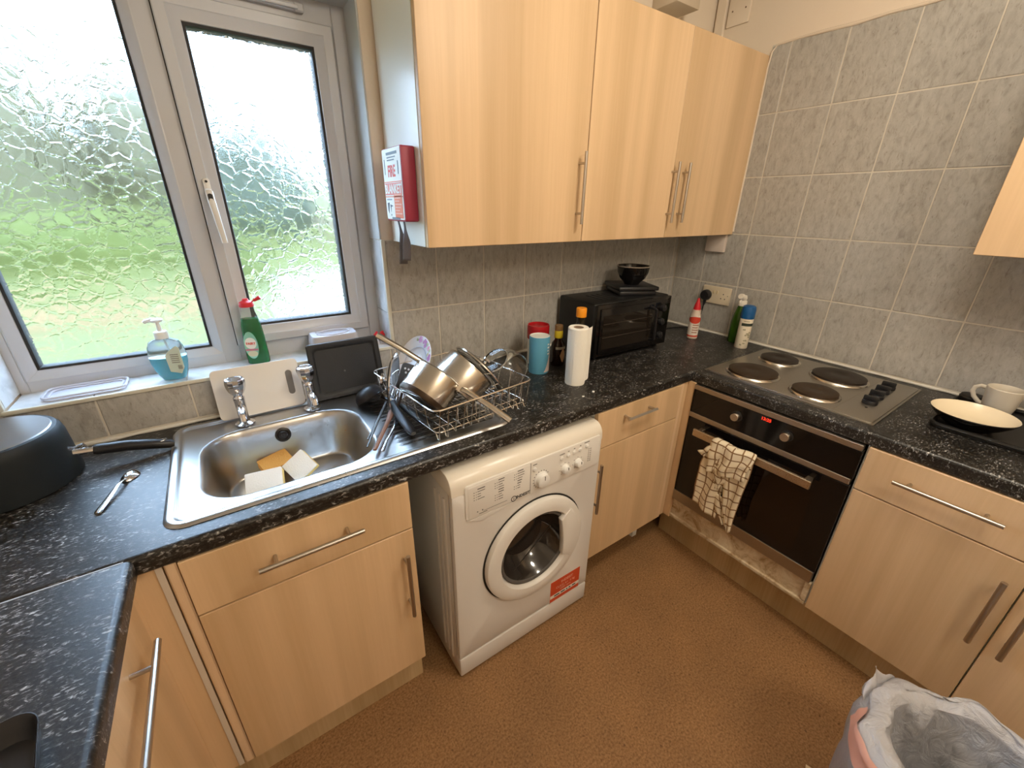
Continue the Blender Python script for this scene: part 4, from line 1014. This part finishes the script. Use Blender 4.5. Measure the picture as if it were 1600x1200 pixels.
MB().lathe([(.0165, .120), (.0180, .122), (.0175, .150), (.0165, .152)], 24, M_).build('yellow_collar', pm('yellow_collar', (.66, .50, .02), .4), t)
MB().lathe([(.0168, .152), (.0172, .172), (.0160, .175), (0, .175)], 24, M_).build('brown_cap', pm('brown_cap', (.18, .10, .035), .4), t)
t = thing('kitchen_roll', 'upright roll of white kitchen paper with a loose sheet', 'kitchen roll', (1.350, -.408, Z)); c = (1.350, -.408, Z); M_ = Matrix.Translation(c)
MB().lathe([(.0190, .221), (.036, .222), (.0385, .219), (.0385, .004), (.0375, .0), (.019, 0)], 40, M_).build('paper_roll', KROLL, t)
MB().lathe([(.0188, .003), (.0188, .2205), (.0175, .2205), (.0175, .004), (0, .004)], 28, M_).build('card_core', CARD, t)
def sheet(u, v):
    z = .006 + .010 * u + (.212 - .004 * u) * v; k = min(1, u / .6); an = radians(-150 + 105 * k); f = max(0, u - .6) / .4
    A = Vector((.0394 * cos(an), .0394 * sin(an), 0))
    return Vector(c) + A + Vector((.80, -.10, 0)) * (.028 * f) + Vector((0, .010 * f * f, z))
m = MB(); m.grid(sheet, 12, 8); m.build('loose_sheet', KROLL, t)
t = thing('oil_bottle', 'tall dark bottle with an orange cap behind the kitchen roll', 'bottle', (1.437, -.327, Z)); M_ = Matrix.Translation((1.437, -.327, Z))
MB().lathe([(0, 0), (.037, 0), (.040, .004), (.040, .150), (.035, .176), (.020, .198), (.0155, .212), (.0155, .236), (0, .236)], 36, M_).build('bottle_body', pm('dark_glass', (.012, .010, .006), .07), t)
MB().lathe([(.0200, .232), (.0205, .234), (.0205, .264), (.019, .267), (0, .267)], 28, M_).build('orange_cap', pm('orange_cap', (.85, .30, .01), .4), t)
# mini oven
rz = radians(-2.5); t = thing('mini_oven', 'black mini oven with glass door in the corner of the worktop', 'mini oven', (1.818, -.160, Z), rz)
A = WM[t]; OW, OD, OH = .238, .126, .252
MB(A).box(-OW, OW, -OD + .012, OD, .012, OH, .010, 3).build('casing', pm('mini_oven_black', (.006, .006, .006), .45), t)
m = MB(A)
for x in (-.20, .20):
    for y in (-.095, .10): m.lathe([(0, 0), (.011, 0), (.012, .013), (0, .013)], 12, Matrix.Translation((x, y, 0)))
m.build('foot', BLACKP, t)
MB(A).box(-OW + .003, OW - .003, -OD - .004, -OD + .014, .016, OH - .004, .004, 2).build('front_frame', BLACKG, t)
dg = MB(A).box(-OW + .020, .120, -OD - .012, -OD - .003, .030, OH - .020, .003, 2).build('glass_door', BLACKG, t)
MB(A).box(-OW + .034, .106, -OD - .0128, -OD - .0115, .052, OH - .050).build('window_glass', pm('mini_oven_window', (.016, .012, .009), .04), dg)
m = MB(A)
for z in (.105, .165):
    m.rod((-OW + .036, -OD - .0134, z), (.104, -OD - .0134, z), .0014, 6)
m.build('oven_rack', pm('dull_rack_wire', (.16, .13, .11), .35, 1.0), dg)
m = MB(A); m.tube([(.086, -OD - .012, OH - .040), (.088, -OD - .034, OH - .045), (.100, -OD - .036, OH - .052), (.112, -OD - .034, .060), (.112, -OD - .012, .052)], .0065, 10); m.build('door_handle', BLACKP, dg)
for z in (.065, .130, .195):
    k = MB(A).lathe([(.017, 0), (.016, .012), (.014, .015), (0, .016)], 20, FY(.180, -OD - .004, z)).build('dial', BLACKP, t)
    MB(A).box(-.0008, .0008, .004, .014, .0155, .0168, M=FY(.180, -OD - .004, z)).build('dial_pointer', GREYINK, k)
m = MB(A)
for k in range(4): m.box(-.15 + k * .032, -.138 + k * .032, -.06, .05, OH - .0004, OH + .0005)
m.build('vent_slot', pm('vent_slot_dark', (.001, .001, .001), 1.0), t)
# square black appliance and bowl on the oven
T2 = thing('sandwich_toaster', 'flat square black appliance lying on the mini oven', 'toaster', (1.925, -.150, Z + OH + .0005), radians(-26))
A2 = WM[T2]
MB(A2).box(-.090, .090, -.090, .090, .0, .020, .006, 2).build('base_shell', BLACKP, T2); MB(A2).box(-.098, .098, -.098, .098, .0215, .040, .006, 2).build('lid_shell', BLACKP, T2)
bz = Z + OH + .0412
t = thing('black_bowl', 'round black bowl standing on top of the mini oven', 'bowl', (1.918, -.158, bz)); M_ = Matrix.Translation((1.918, -.158, bz))
MB().lathe([(0, .004), (.030, .004), (.034, 0), (.036, .004), (.040, .010), (.060, .030), (.071, .055), (.0755, .083), (.0735, .085), (.0715, .083), (.067, .056), (.055, .032), (.03, .014), (0, .012)], 48, M_).build('bowl_body', BLACKG, t)
MB().lathe([(.0758, .0815), (.0760, .0845), (.0735, .0865), (.0715, .0845)], 48, M_).build('rim_line', pm('grey_brown_rim', (.22, .18, .14), .3), t)
# bottles in the corner by the socket
c = (2.293, -.290, Z); t = thing('glue_bottle', 'white bottle with a red pointed cap under the socket', 'bottle', c); M_ = Matrix.Translation(c)
MB().lathe([(0, 0), (.025, 0), (.0262, .004), (.0262, .118), (.0245, .124), (.0225, .128), (.0220, .150), (0, .150)], 32, M_).build('bottle_body', pm('milky_bottle', (.66, .54, .44), .3), t)
m = MB(); wrap(m, c, .0266, 100, 320, lambda u: .018, lambda u: .118, 30); m.build('white_label', pm('white_label', (.78, .70, .62), .5), t)
m = MB(); wrap(m, c, .0269, 120, 310, lambda u: .098 - .018 * sin(pi * u), lambda u: .104 + .012 * sin(pi * u), 24); m.build('red_flash', REDINK, t)
m = MB(); random.seed(8)
for k in range(4): wrap(m, c, .0269, 200, 270 - 12 * (k % 2), lambda u, k=k: .070 - k * .013, lambda u, k=k: .075 - k * .013, 8)
tagp(m.build('label_print', pm('brown_print', (.35, .16, .10), .6), t), kind='stuff')
MB().lathe([(.0262, .010), (.0266, .011), (.0266, .017), (.0262, .018)], 32, M_).build('red_stripe', REDINK, t)
MB().lathe([(.0175, .148), (.0180, .152), (.0150, .172), (.0085, .190), (.0045, .208), (0, .209)], 24, M_).build('red_nozzle', RED, t)
c = (2.352, -.520, Z); t = thing('spray_can', 'white spray can with a blue cap at the hob corner', 'can', c); M_ = Matrix.Translation(c)
MB().lathe([(0, 0), (.0275, 0), (.0290, .003), (.0290, .140), (.0270, .150), (0, .150)], 36, M_).build('can_body', pm('cream_can', (.74, .66, .52), .35), t)
MB().lathe([(.0296, .146), (.0305, .148), (.0305, .190), (.0275, .203), (.019, .208), (0, .2085)], 32, M_).build('blue_cap', pm('blue_cap', (.010, .090, .26), .35), t)
m = MB(); wrap(m, c, .0294, 170, 285, lambda u: .112, lambda u: .126, 16); m.build('dark_band', pm('dark_green_band', (.03, .045, .03), .5), t)
m = MB(); wrap(m, c, .0294, 185, 240, lambda u: .133, lambda u: .137, 10)
random.seed(5)
for k in range(9):
    a0 = 190 + random.random() * 60; z0 = .012 + random.random() * .08
    wrap(m, c, .0294, a0, a0 + 14 + random.random() * 18, lambda u, z0=z0: z0, lambda u, z0=z0: z0 + .005 + .004 * random.random(), 5)
tagp(m.build('label_print', pm('olive_print', (.36, .33, .22), .6), t), kind='stuff')
c = (2.415, -.452, Z); t = thing('spray_bottle', 'green spray bottle with white trigger behind the spray can', 'bottle', c); M_ = Matrix.Translation(c)
MB().lathe([(0, 0), (.030, 0), (.033, .005), (.033, .105), (.030, .130), (.022, .165), (.0155, .190), (0, .190)], 32, M_, 1, 1).build('bottle_body', GREENGL, t)
m = MB(); m.lathe([(.0185, .186), (.0190, .188), (.0190, .208), (.017, .212), (0, .212)], 24, M_)
m.tube([(.005, 0, .222), (-.02, .0, .232), (-.034, 0, .236)], [.0155, .0150, .0125], 14, M=M_); m.box(-.012, .012, -.011, .011, .206, .238, .004, 2, M_)
m.tube([(-.018, 0, .222), (-.028, 0, .205), (-.024, 0, .190)], [.006, .0055, .0045], 8, M=M_); m.build('trigger_head', pm('clear_white_trigger', (.76, .70, .60), .3), t)
# ------------------------------------------------------------------ socket, plug, boxes on the walls
t = thing('wall_socket', 'cream double wall socket with a black plug on the right wall', 'socket', (XB, -.281, 1.12))
SX = XB - .0015
MB().prism(rrect(-.0775, .0775, -.0445, .0445, .004, 3), 0, .0105, FX(SX, -.281, 1.1203), .0025).build('face_plate', SOCKET, t)
m = MB()
for x in (-.013, .006): m.prism(rrect(x - .0045, x + .0045, -.009, .009, .0015, 2), .0100, .0135, FX(SX, -.281, 1.1425 - .006), .001)
m.build('rocker_switch', pm('yellowed_switch', (.60, .49, .30), .35), t)
m = MB()
for x, z in ((.041, .010), (.031, -.013), (.052, -.013)): m.box(x - .0026, x + .0026, z - .0026, z + .0026, .0104, .0110, M=FX(SX, -.281, 1.1203))
m.lathe([(0, .0104), (.0022, .0104), (.0022, .0112), (0, .0114)], 8, FX(SX, -.281, 1.1203) @ Matrix.Translation((.065, .004, 0)))
tagp(m.build('socket_hole', INK, t), kind='stuff')
t = thing('mains_plug', 'round black mains plug in the left socket outlet', 'plug', (SX - .011, -.2335, 1.116))
m = MB(); m.lathe([(0, .0), (.026, .0), (.0285, .006), (.0275, .022), (.022, .030), (0, .031)], 28, FX(SX - .0112, -.2335, 1.116)); m.tube([(SX - .024, -.2335, 1.100), (SX - .024, -.2325, 1.078), (SX - .024, -.231, 1.062)], [.010, .0075, .005], 10)
m.build('plug_body', BLACKP, t)
MB().tube([(SX - .024, -.231, 1.066), (SX - .020, -.226, 1.03), (SX - .013, -.214, .985), (SX - .013, -.196, .945), (SX - .028, -.17, .921), (SX - .07, -.135, .9195), (2.33, -.115, .9195), (2.23, -.135, .9195), (2.12, -.10, .9195), (2.06, -.06, .925)], .0035, 8).build('cable', BLACKP, t)
o = MB().box(XB - .024, XB - .001, -.277, -.177, 1.3385, 1.4255, .003, 2).build('junction_box', pm('pinkish_white_box', (.62, .53, .46), .5), None, (XB - .01, -.227, 1.3385)); tagp(o, 'small white connection box just below the corner wall cabinet', 'box')
t = thing('blank_plate', 'painted blanking plate high on the right wall near the corner', 'plate', (XB + .004, -.115, 2.31))
MB().prism(rrect(-.051, .051, -.058, .058, .004, 3), 0, .010, FX(XB + .004, -.1150, 2.366), .002).build('face_plate', WALLP, t)
m = MB()
for x in (-.030, .030): m.lathe([(0, .010), (.0035, .010), (.0035, .0108), (0, .011)], 10, FX(XB + .004, -.115, 2.366) @ Matrix.Translation((x, -.002, 0)))
m.build('screw', pm('rusty_screw', (.16, .10, .05), .6), t)
struct(MB().box(XB - .012, XB + .005, -.055, -.008, 2.10, CH, .003).build('trim_7', WALLP))
o = MB().box(2.025, 2.173, -.121, .004, 2.300, 2.44, .004, 2).build('ventilation_box', pm('beige_box', (.56, .46, .34), .7), None, (2.1, -.06, 2.30)); tagp(o, 'beige box on the wall above the corner wall cabinet', 'box')

# ------------------------------------------------------------------ fire blanket
t = thing('fire_blanket', 'red and white fire blanket box on the side of the wall cabinet', 'fire blanket', (.824, -.168, 1.497))
BX = .7815
m = MB(); m.prism(rrect(-.0765, .0765, -.099, .099, .006, 3), -.0415, 0, FX(BX, -.1685, 1.596), .003); m.build('box_shell', REDBOX, t)
MB().prism(rrect(-.0745, .0715, -.094, .0965, .003, 2), 0, .0008, FX(BX, -.1685, 1.596)).build('printed_label', PAPER, t)
LF = lambda x, z, k=.0012: FX(BX - k, -.1685 - x, 1.596 + z)
m = MB()
for x0, x1, z0, z1 in ((-.074, .071, .008, .0105), (-.074, .071, -.032, -.0295)): m.box(x0, x1, z0, z1, 0, .0004, M=LF(0, 0))
m.prism([(-.000, -.038), (.0, -.102), (.064, -.102), (.064, -.038)], 0, .0004, LF(0, .012))
m.build('orange_panel', ORINK, t)
MB().box(-.070, .066, -.026, .006, 0, .0003, M=LF(0, 0)).build('red_band', pm('faded_red_band', (.66, .16, .12), .5), t)
lettering('lettering', 'FIRE', .042, LF(-.004, .036), REDINK, t, .0002, sx=.80, bold=.0012)
lettering('lettering', 'BLANKET', .034, LF(-.002, -.011, .0018), PAPER, t, .0002, sx=.93, bold=.0010)
m = MB()
random.seed(6)
m.box(-.038, .048, .080, .087, 0, .0004, M=LF(0, 0)); m.box(-.034, .034, .072, .075, 0, .0004, M=LF(0, 0)); m.box(-.034, .024, .065, .068, 0, .0004, M=LF(0, 0))
m.box(.047, .053, .028, .062, 0, .0004, M=LF(0, 0)); m.box(-.060, -.056, .030, .070, 0, .0004, M=LF(0, 0)); m.box(-.030, .038, -.095, -.088, 0, .0004, M=LF(0, 0)); m.box(-.062, -.020, -.040, -.037, 0, .0004, M=LF(0, 0))
tagp(m.build('label_print', pm('blue_grey_print', (.18, .22, .26), .6), t), kind='stuff')
m = MB(); m.prism([(-.060, -.048), (-.044, -.047), (-.050, -.066), (-.053, -.078), (-.059, -.070)], 0, .0004, LF(0, 0)); m.prism([(-.038, -.052), (-.014, -.056), (-.030, -.059), (-.034, -.075), (-.036, -.062)], 0, .0004, LF(0, 0)); m.prism(oval(-.034, -.082, .003, .003, 8), 0, .0004, LF(0, 0))
tagp(m.build('pictogram', pm('dark_blue_print', (.05, .06, .09), .6), t), kind='stuff')
m = MB()
for k in range(7): m.box(.006, .058 - (k % 3) * .008, -.034 - k * .0085, -.0305 - k * .0085, .0005, .0008, M=LF(0, .006))
tagp(m.build('white_print', PALER, t), kind='stuff')
STRAP = pm('grey_pull_strap', (.12, .11, .115), .55)
for y, tw, l in ((-.140, .5, .132), (-.190, -.6, .118)):
    def sf2(u, v, y=y, tw=tw, l=l):
        wd = .0035 + .0095 * sst(.10, .62, v); an = radians(25 + 45 * sst(.1, .7, v)) * (1 if tw > 0 else .8)
        s = (u - .5) * 2 * wd
        return (BX + .016 + .008 * sin(v * 3) * (1 if tw > 0 else .4) + s * sin(an), y - .010 * v * (1 if tw > 0 else -.6) - s * cos(an), 1.499 - l * v)
    m = MB(); m.grid(sf2, 6, 18)
    o = m.build('pull_strap', STRAP, t); so = o.modifiers.new('thick', 'SOLIDIFY'); so.thickness = .0016

# ------------------------------------------------------------------ tea towel on the oven handle
def towel_mat():
    m, N, L, b = nt('checked_tea_towel')
    uv = N.new('ShaderNodeUVMap'); sp = N.new('ShaderNodeSeparateXYZ'); L.new(uv.outputs[0], sp.inputs[0])
    outs = []
    for k in range(2):
        f = N.new('ShaderNodeMath'); f.operation = 'FRACT'; L.new(sp.outputs[k], f.inputs[0])
        g = N.new('ShaderNodeMath'); g.operation = 'LESS_THAN'; L.new(f.outputs[0], g.inputs[0]); g.inputs[1].default_value = .15; outs.append(g)
    mx = N.new('ShaderNodeMath'); mx.operation = 'MAXIMUM'; L.new(outs[0].outputs[0], mx.inputs[0]); L.new(outs[1].outputs[0], mx.inputs[1])
    L.new(mix(N, L, (.78, .68, .50), (.24, .135, .06), mx), b.inputs['Base Color']); b.inputs['Roughness'].default_value = .95
    n = noise(N, L, mapped(N, L, (1, 1, 1)), 500, 2); u = N.new('ShaderNodeBump'); u.inputs['Strength'].default_value = .4; u.inputs['Distance'].default_value = .002
    L.new(n.outputs[0], u.inputs['Height']); L.new(u.outputs[0], b.inputs['Normal'])
    return m
TOWEL = towel_mat()
def lerp_tab(tab, v):
    for (a, p), (b_, q) in zip(tab, tab[1:]):
        if v <= b_:
            k = (v - a) / (b_ - a); return [x + (y - x) * k for x, y in zip(p, q)]
    return list(tab[-1][1])
t = thing('tea_towel', 'checked cream and brown tea towel hanging from the oven handle', 'towel', (1.79, -.84, .33))
def panel(m, tab, nu, nv, x0, folds, uvo, amp=.006):
    "tab: v -> (yleft, yright, zleft, zright, x)"
    rows = []
    uvl = m.bm.loops.layers.uv.verify(); co = {}
    for j in range(nv):
        v = j / (nv - 1); yl, yr, zl, zr, xx = lerp_tab(tab, v); row = []
        for i in range(nu):
            u = i / (nu - 1)
            x = xx - amp * sin(u * folds * pi + v * 2.0) * min(1, .3 + 1.5 * v) - .003 * sin(u * 9 + v * 13) * min(1, 2 * v) - .008 * sin(pi * u)
            vt = m.bm.verts.new((x, yl + (yr - yl) * u + .004 * sin(7 * v + 3 * u), zl + (zr - zl) * u + .002 * sin(9 * u))); row.append(vt)
            co[vt] = (uvo[0] + u * uvo[2], uvo[1] + v * uvo[3])
        rows.append(row)
    for j in range(nv - 1):
        for i in range(nu - 1):
            f = m.bm.faces.new((rows[j][i], rows[j + 1][i], rows[j + 1][i + 1], rows[j][i + 1]))
            for lp in f.loops: lp[uvl].uv = co[lp.vert]
tw = MB()
panel(tw, [(0, (-.775, -.850, .700, .700, 1.800)), (.06, (-.768, -.850, .692, .690, 1.789)), (.3, (-.742, -.848, .575, .570, 1.785)), (.7, (-.735, -.850, .455, .440, 1.786)), (1, (-.742, -.846, .385, .352, 1.788))], 16, 30, 1.79, 3.2, (0, 0, 3.4, 9))
panel(tw, [(0, (-.845, -.925, .700, .700, 1.800)), (.06, (-.845, -.930, .692, .690, 1.792)), (.35, (-.842, -.928, .570, .575, 1.788)), (.75, (-.865, -.924, .420, .430, 1.788)), (1, (-.908, -.916, .330, .336, 1.790))], 14, 30, 1.79, 2.4, (.3, .4, 2.8, 9.5))
panel(tw, [(0, (-.820, -.880, .480, .470, 1.792)), (.6, (-.835, -.890, .400, .400, 1.794)), (1, (-.885, -.900, .340, .345, 1.795))], 8, 14, 1.79, 2, (.1, .3, 2.0, 3.8))
tw.build('back_fall', TOWEL, t, angle=80, recalc=False)
tw = MB()
panel(tw, [(0, (-.778, -.925, .6995, .6995, 1.812)), (.07, (-.774, -.930, .7025, .7020, 1.802)), (.16, (-.770, -.932, .697, .695, 1.785)), (.5, (-.766, -.928, .640, .648, 1.777)), (.85, (-.772, -.925, .578, .610, 1.775)), (1, (-.780, -.922, .556, .592, 1.776))], 24, 24, 1.79, 4.2, (.2, .1, 5.2, 4.8), .007)
panel(tw, [(0, (-.770, -.782, .672, .668, 1.786)), (.5, (-.745, -.770, .645, .640, 1.780)), (1, (-.726, -.752, .628, .610, 1.776))], 6, 10, 1.79, 1.5, (.2, .1, 1.1, 1.7), .004)
panel(tw, [(0, (-.790, -.862, .585, .585, 1.780)), (.5, (-.805, -.855, .545, .540, 1.779)), (1, (-.828, -.838, .500, .500, 1.780))], 8, 10, 1.79, 1.5, (.5, .3, 2.4, 2.6), .004)
tw.build('front_flap', TOWEL, t, angle=80, recalc=False)
for o in list(t.children):
    so = o.modifiers.new('thick', 'SOLIDIFY'); so.thickness = .0022; so.offset = 0

# ------------------------------------------------------------------ right end of the worktop
Z = CT + .0008
t = thing('griddle_pan', 'flat black griddle tray under the plate and mug', 'tray', (2.24, -1.5, Z))
m = MB(); P = rrect(2.062, 2.425, -1.76, -1.284, .03, 5)
m.prism(P, Z, Z + .006); 
m.tube([(x, y, Z + .012) for x, y in P], .007, 8, closed=True); m.build('tray_body', BLACKM, t)
MB().lathe([(0, 0), (.030, 0), (.034, .018), (.030, .026), (0, .028)], 24, Matrix.Translation((2.405, -1.318, Z + .008))).build('round_lug', BLACKM, t)
c = (2.150, -1.356, Z + .0068); t = thing('shallow_bowl', 'cream inside black outside shallow bowl on the griddle tray', 'bowl', c)
M_ = Matrix.Translation(c)
MB().lathe([(0, .002), (.050, .002), (.053, 0), (.056, .003), (.074, .016), (.092, .033), (.1005, .0455), (.0990, .0475)], 56, M_).build('black_outside', BLACKG, t)
MB().lathe([(.0992, .0473), (.0975, .0468), (.088, .034), (.070, .020), (.050, .012), (0, .0105)], 56, M_).build('cream_inside', CREAMC, t)
def mug(c, an, label):
    t = thing('mug', label, 'mug', c); M_ = Matrix.Translation(c) @ Matrix.Rotation(an, 4, 'Z')
    MB().lathe([(0, .002), (.032, .002), (.034, 0), (.036, .003), (.0405, .030), (.043, .060), (.0450, .084), (.0436, .086), (.0420, .084), (.040, .060), (.0370, .030), (.033, .010), (0, .007)], 44, M_).build('mug_body', MUGM, t)
    MB().tube([(.040, 0, .074), (.056, 0, .077), (.068, 0, .069), (.070, 0, .054), (.062, 0, .036), (.048, 0, .022), (.038, 0, .018)], [.0058, .0052, .005, .005, .005, .0052, .0058], 10, flat=1.3, M=M_).build('mug_handle', MUGM, t)
mug((2.368, -1.384, Z + .0068), radians(93), 'off white mug with its handle towards the hob behind the bowl')
mug((2.368, -1.500, Z + .0068), radians(-60), 'off white mug at the right frame edge')

# ------------------------------------------------------------------ left counter
c = (-.222, -.148, Z); t = thing('upturned_pan', 'large dark grey pan upside down on the left of the counter', 'pan', c); M_ = Matrix.Translation(c)
MB().lathe([(.131, 0), (.1335, .003), (.1330, .012), (.1305, .060), (.1285, .105), (.125, .122), (.119, .1300), (.111, .1312)], 56, M_).build('pan_wall', NAVYPAN, t)
MB().lathe([(.1115, .1310), (.109, .1335), (.106, .1322), (0, .1318)], 56, M_).build('pan_base', PANBASE, t)
h0 = Vector((-.092, -.150, .970)); d = Vector((.172, -.006, -.034)).normalized()
m = MB(); m.tube([h0 - d * .004 + Vector((0, .012, 0)), h0 + d * .016 + Vector((0, .014, .010)), h0 + d * .026 + Vector((0, .004, -.001))], .0042, 8); m.tube([h0 - d * .006 + Vector((0, -.006, -.002)), h0 + d * .040], [.009, .0085], 10); m.build('handle_bracket', CHROME, t)
MB().tube([h0 + d * .036, h0 + d * .044, h0 + d * .10 + Vector((0, 0, .005)), h0 + d * .155 + Vector((0, 0, .003)), h0 + d * .185, h0 + d * .195], [.0125, .0145, .0150, .0145, .0125, .008], 14, flat=.95).build('handle_grip', BLACKP, t)
MB().tube([h0 + d * .168 + Vector((.011 * cos(k * pi / 7), .0065 * sin(k * pi / 7), .0118)) for k in range(14)], .0016, 6, closed=True).build('hanging_eye', CHROME, t)
# spoon
t = thing('dessert_spoon', 'steel dessert spoon lying face down on the left counter', 'spoon', (-.01, -.31, Z))
sd_ = Vector((.050, .168, 0)).normalized(); A = Matrix.Translation((-.0300, -.3915, Z)) @ Matrix.Rotation(math.atan2(sd_.y, sd_.x), 4, 'Z')
m = MB()
def spf(u, v):
    x = .118 + .052 * u; w = .0185 * (max(0, sin(pi * min(1, (u * .93 + .035)))) ** .62); y = w * (v * 2 - 1)
    return (x, y, .0012 + .0115 * (1 - (v * 2 - 1) ** 2) * sin(pi * (u * .9 + .05)) ** .7)
m.grid(spf, 16, 12, A); m.build('spoon_bowl', CHROME, t, angle=80)
m = MB(); m.tube([(0, 0, .002), (.006, 0, .003), (.03, 0, .005), (.07, 0, .009), (.095, 0, .012), (.112, 0, .010), (.122, 0, .007)], [.0062, .0075, .0066, .0052, .0040, .0036, .0050], 10, flat=.30, M=A); m.build('spoon_handle', CHROME, t)
# small black dish in the lower left corner
c = (-.045, -.985, Z); t = thing('black_dish', 'small black plastic dish cut off by the lower left frame corner', 'dish', c); A = Matrix.Translation(c) @ Matrix.Rotation(radians(10), 4, 'Z')
m = MB()
prof = [(.86, 0), (.94, .012), (1.0, .030), (.985, .031), (.955, .028), (.90, .012), (.84, .004)]
def dishf(u, v):
    k, z = prof[round(v * (len(prof) - 1))]; P = rrect(-.055 * k, .055 * k, -.105 * k, .105 * k, .028 * k, 7); q = P[round(u * len(P)) % len(P)]; return (q[0], q[1], z)
m.grid(dishf, 32, len(prof), A, closeu=True); m.prism(rrect(-.047, .047, -.09, .09, .024, 7), .001, .004, A); m.build('dish_body', BLACKP, t)
# crumbs
for k, (x, y, l) in enumerate(((1.346, -.514, 'white crumb on the worktop in front of the kitchen roll'), (1.288, -.522, 'flat pale scrap on the worktop near the drainer end'))):
    m = MB(); m.box(-.005, .005, -.004, .004, 0, .004 if k == 0 else .001, .001, 1, Matrix.Translation((x, y, Z)) @ Matrix.Rotation(.6, 4, 'Z')); o = m.build('crumb', PAPER, None, (x, y, Z)); tagp(o, l, 'crumb')

# ------------------------------------------------------------------ bin and floor scrap
bc = Vector((1.390, -1.660, 0)); t = thing('pedal_bin', 'open bin with a white bag liner on the floor at the lower right', 'bin', tuple(bc)); M_ = Matrix.Translation(bc)
MB().lathe([(0, 0), (.120, 0), (.128, .006), (.158, .41), (.164, .428), (.158, .428), (.152, .41), (.122, .012), (0, .01)], 44, M_).build('bin_body', pm('dark_bin_plastic', (.03, .03, .03), .4), t)
def bag_mat():
    m, N, L, b = nt('white_bin_bag')
    b.inputs['Base Color'].default_value = (.58, .58, .61, 1); b.inputs['Roughness'].default_value = .35
    tr = N.new('ShaderNodeBsdfTranslucent'); tr.inputs[0].default_value = (.6, .6, .62, 1); tp_ = N.new('ShaderNodeBsdfTransparent')
    s1 = N.new('ShaderNodeMixShader'); s1.inputs[0].default_value = .25; L.new(b.outputs[0], s1.inputs[1]); L.new(tr.outputs[0], s1.inputs[2])
    s2 = N.new('ShaderNodeMixShader'); s2.inputs[0].default_value = .05; L.new(s1.outputs[0], s2.inputs[1]); L.new(tp_.outputs[0], s2.inputs[2])
    L.new(s2.outputs[0], N['Material Output'].inputs[0])
    n = noise(N, L, mapped(N, L, (1, 1, .6)), 22, 4, .6, 1.0); u = N.new('ShaderNodeBump'); u.inputs['Strength'].default_value = .6; u.inputs['Distance'].default_value = .02
    L.new(n.outputs[0], u.inputs['Height']); L.new(u.outputs[0], b.inputs['Normal'])
    return m
from mathutils import noise as mnoise
BAG = bag_mat()
BP = [(.196, .20), (.202, .30), (.206, .38), (.202, .425), (.192, .452), (.176, .460), (.160, .452), (.147, .420), (.140, .36), (.128, .25), (.105, .12), (.05, .05)]
def bagp(a, v):
    k = v * (len(BP) - 1); i = min(int(k), len(BP) - 2); f = k - i
    r = BP[i][0] * (1 - f) + BP[i + 1][0] * f; z = BP[i][1] * (1 - f) + BP[i + 1][1] * f
    p = Vector((cos(a), sin(a), v * 2.2))
    w = (1.0 if v < .3 else 1.6)
    r += w * (.016 * mnoise.noise(p * 2.1) + .010 * mnoise.noise(p * 5 + Vector((3, 0, 0)))) - (.010 * sin(a * 9) * sst(.45, .8, v))
    if v < .35: r += .020 * max(0, mnoise.noise(Vector((a * 1.3, 7, 0)))) * (1 - v / .35)
    if v > .55: r = min(r, .118 + .034 * min(z, .43) / .43 - .004)
    z += .020 * mnoise.noise(p * 1.8 + Vector((0, 5, 0))) * (1 - sst(.5, 1, v))
    return (bc.x + r * cos(a), bc.y + r * sin(a), z)
m = MB(); m.grid(lambda u, v: bagp(u * 2 * pi, v), 96, 44, closeu=True)
m.build('bag_liner', BAG, t, angle=80, recalc=False)
a0, a1 = radians(100), radians(205)
m = MB(); m.grid(lambda u, v: tuple(Vector(bagp(a0 + (a1 - a0) * u, .20 + .17 * v)) + Vector((cos(a0 + (a1 - a0) * u), sin(a0 + (a1 - a0) * u), .3)) * .004), 30, 6)
m.build('peach_drawstring', pm('peach_tape', (.92, .50, .38), .5), t, angle=80)
def tuft(u, v):
    an = radians(96 - 44 * u + (u - .5) * 22 * v); k = (1 - abs(u - .55) * 1.9 * v); q = Vector(bagp(an, .30))
    return (q.x + .018 * v * cos(an), q.y + .018 * v * sin(an) + .004 * sin(u * 11), q.z - .010 + .058 * v * max(.12, k))
m = MB(); m.grid(tuft, 12, 8); m.build('bag_corner', BAG, t, angle=80)
o = MB().box(-.012, .012, -.05, .05, 0, .002, .0005, 1, Matrix.Translation((1.452, -1.475, .0006)) @ Matrix.Rotation(radians(18), 4, 'Z')).build('card_strip', pm('cream_card', (.66, .52, .32), .7), None, (1.452, -1.475, .0006)); tagp(o, 'cream card strip on the floor beside the bin', 'strip')
bpy.context.view_layer.update()
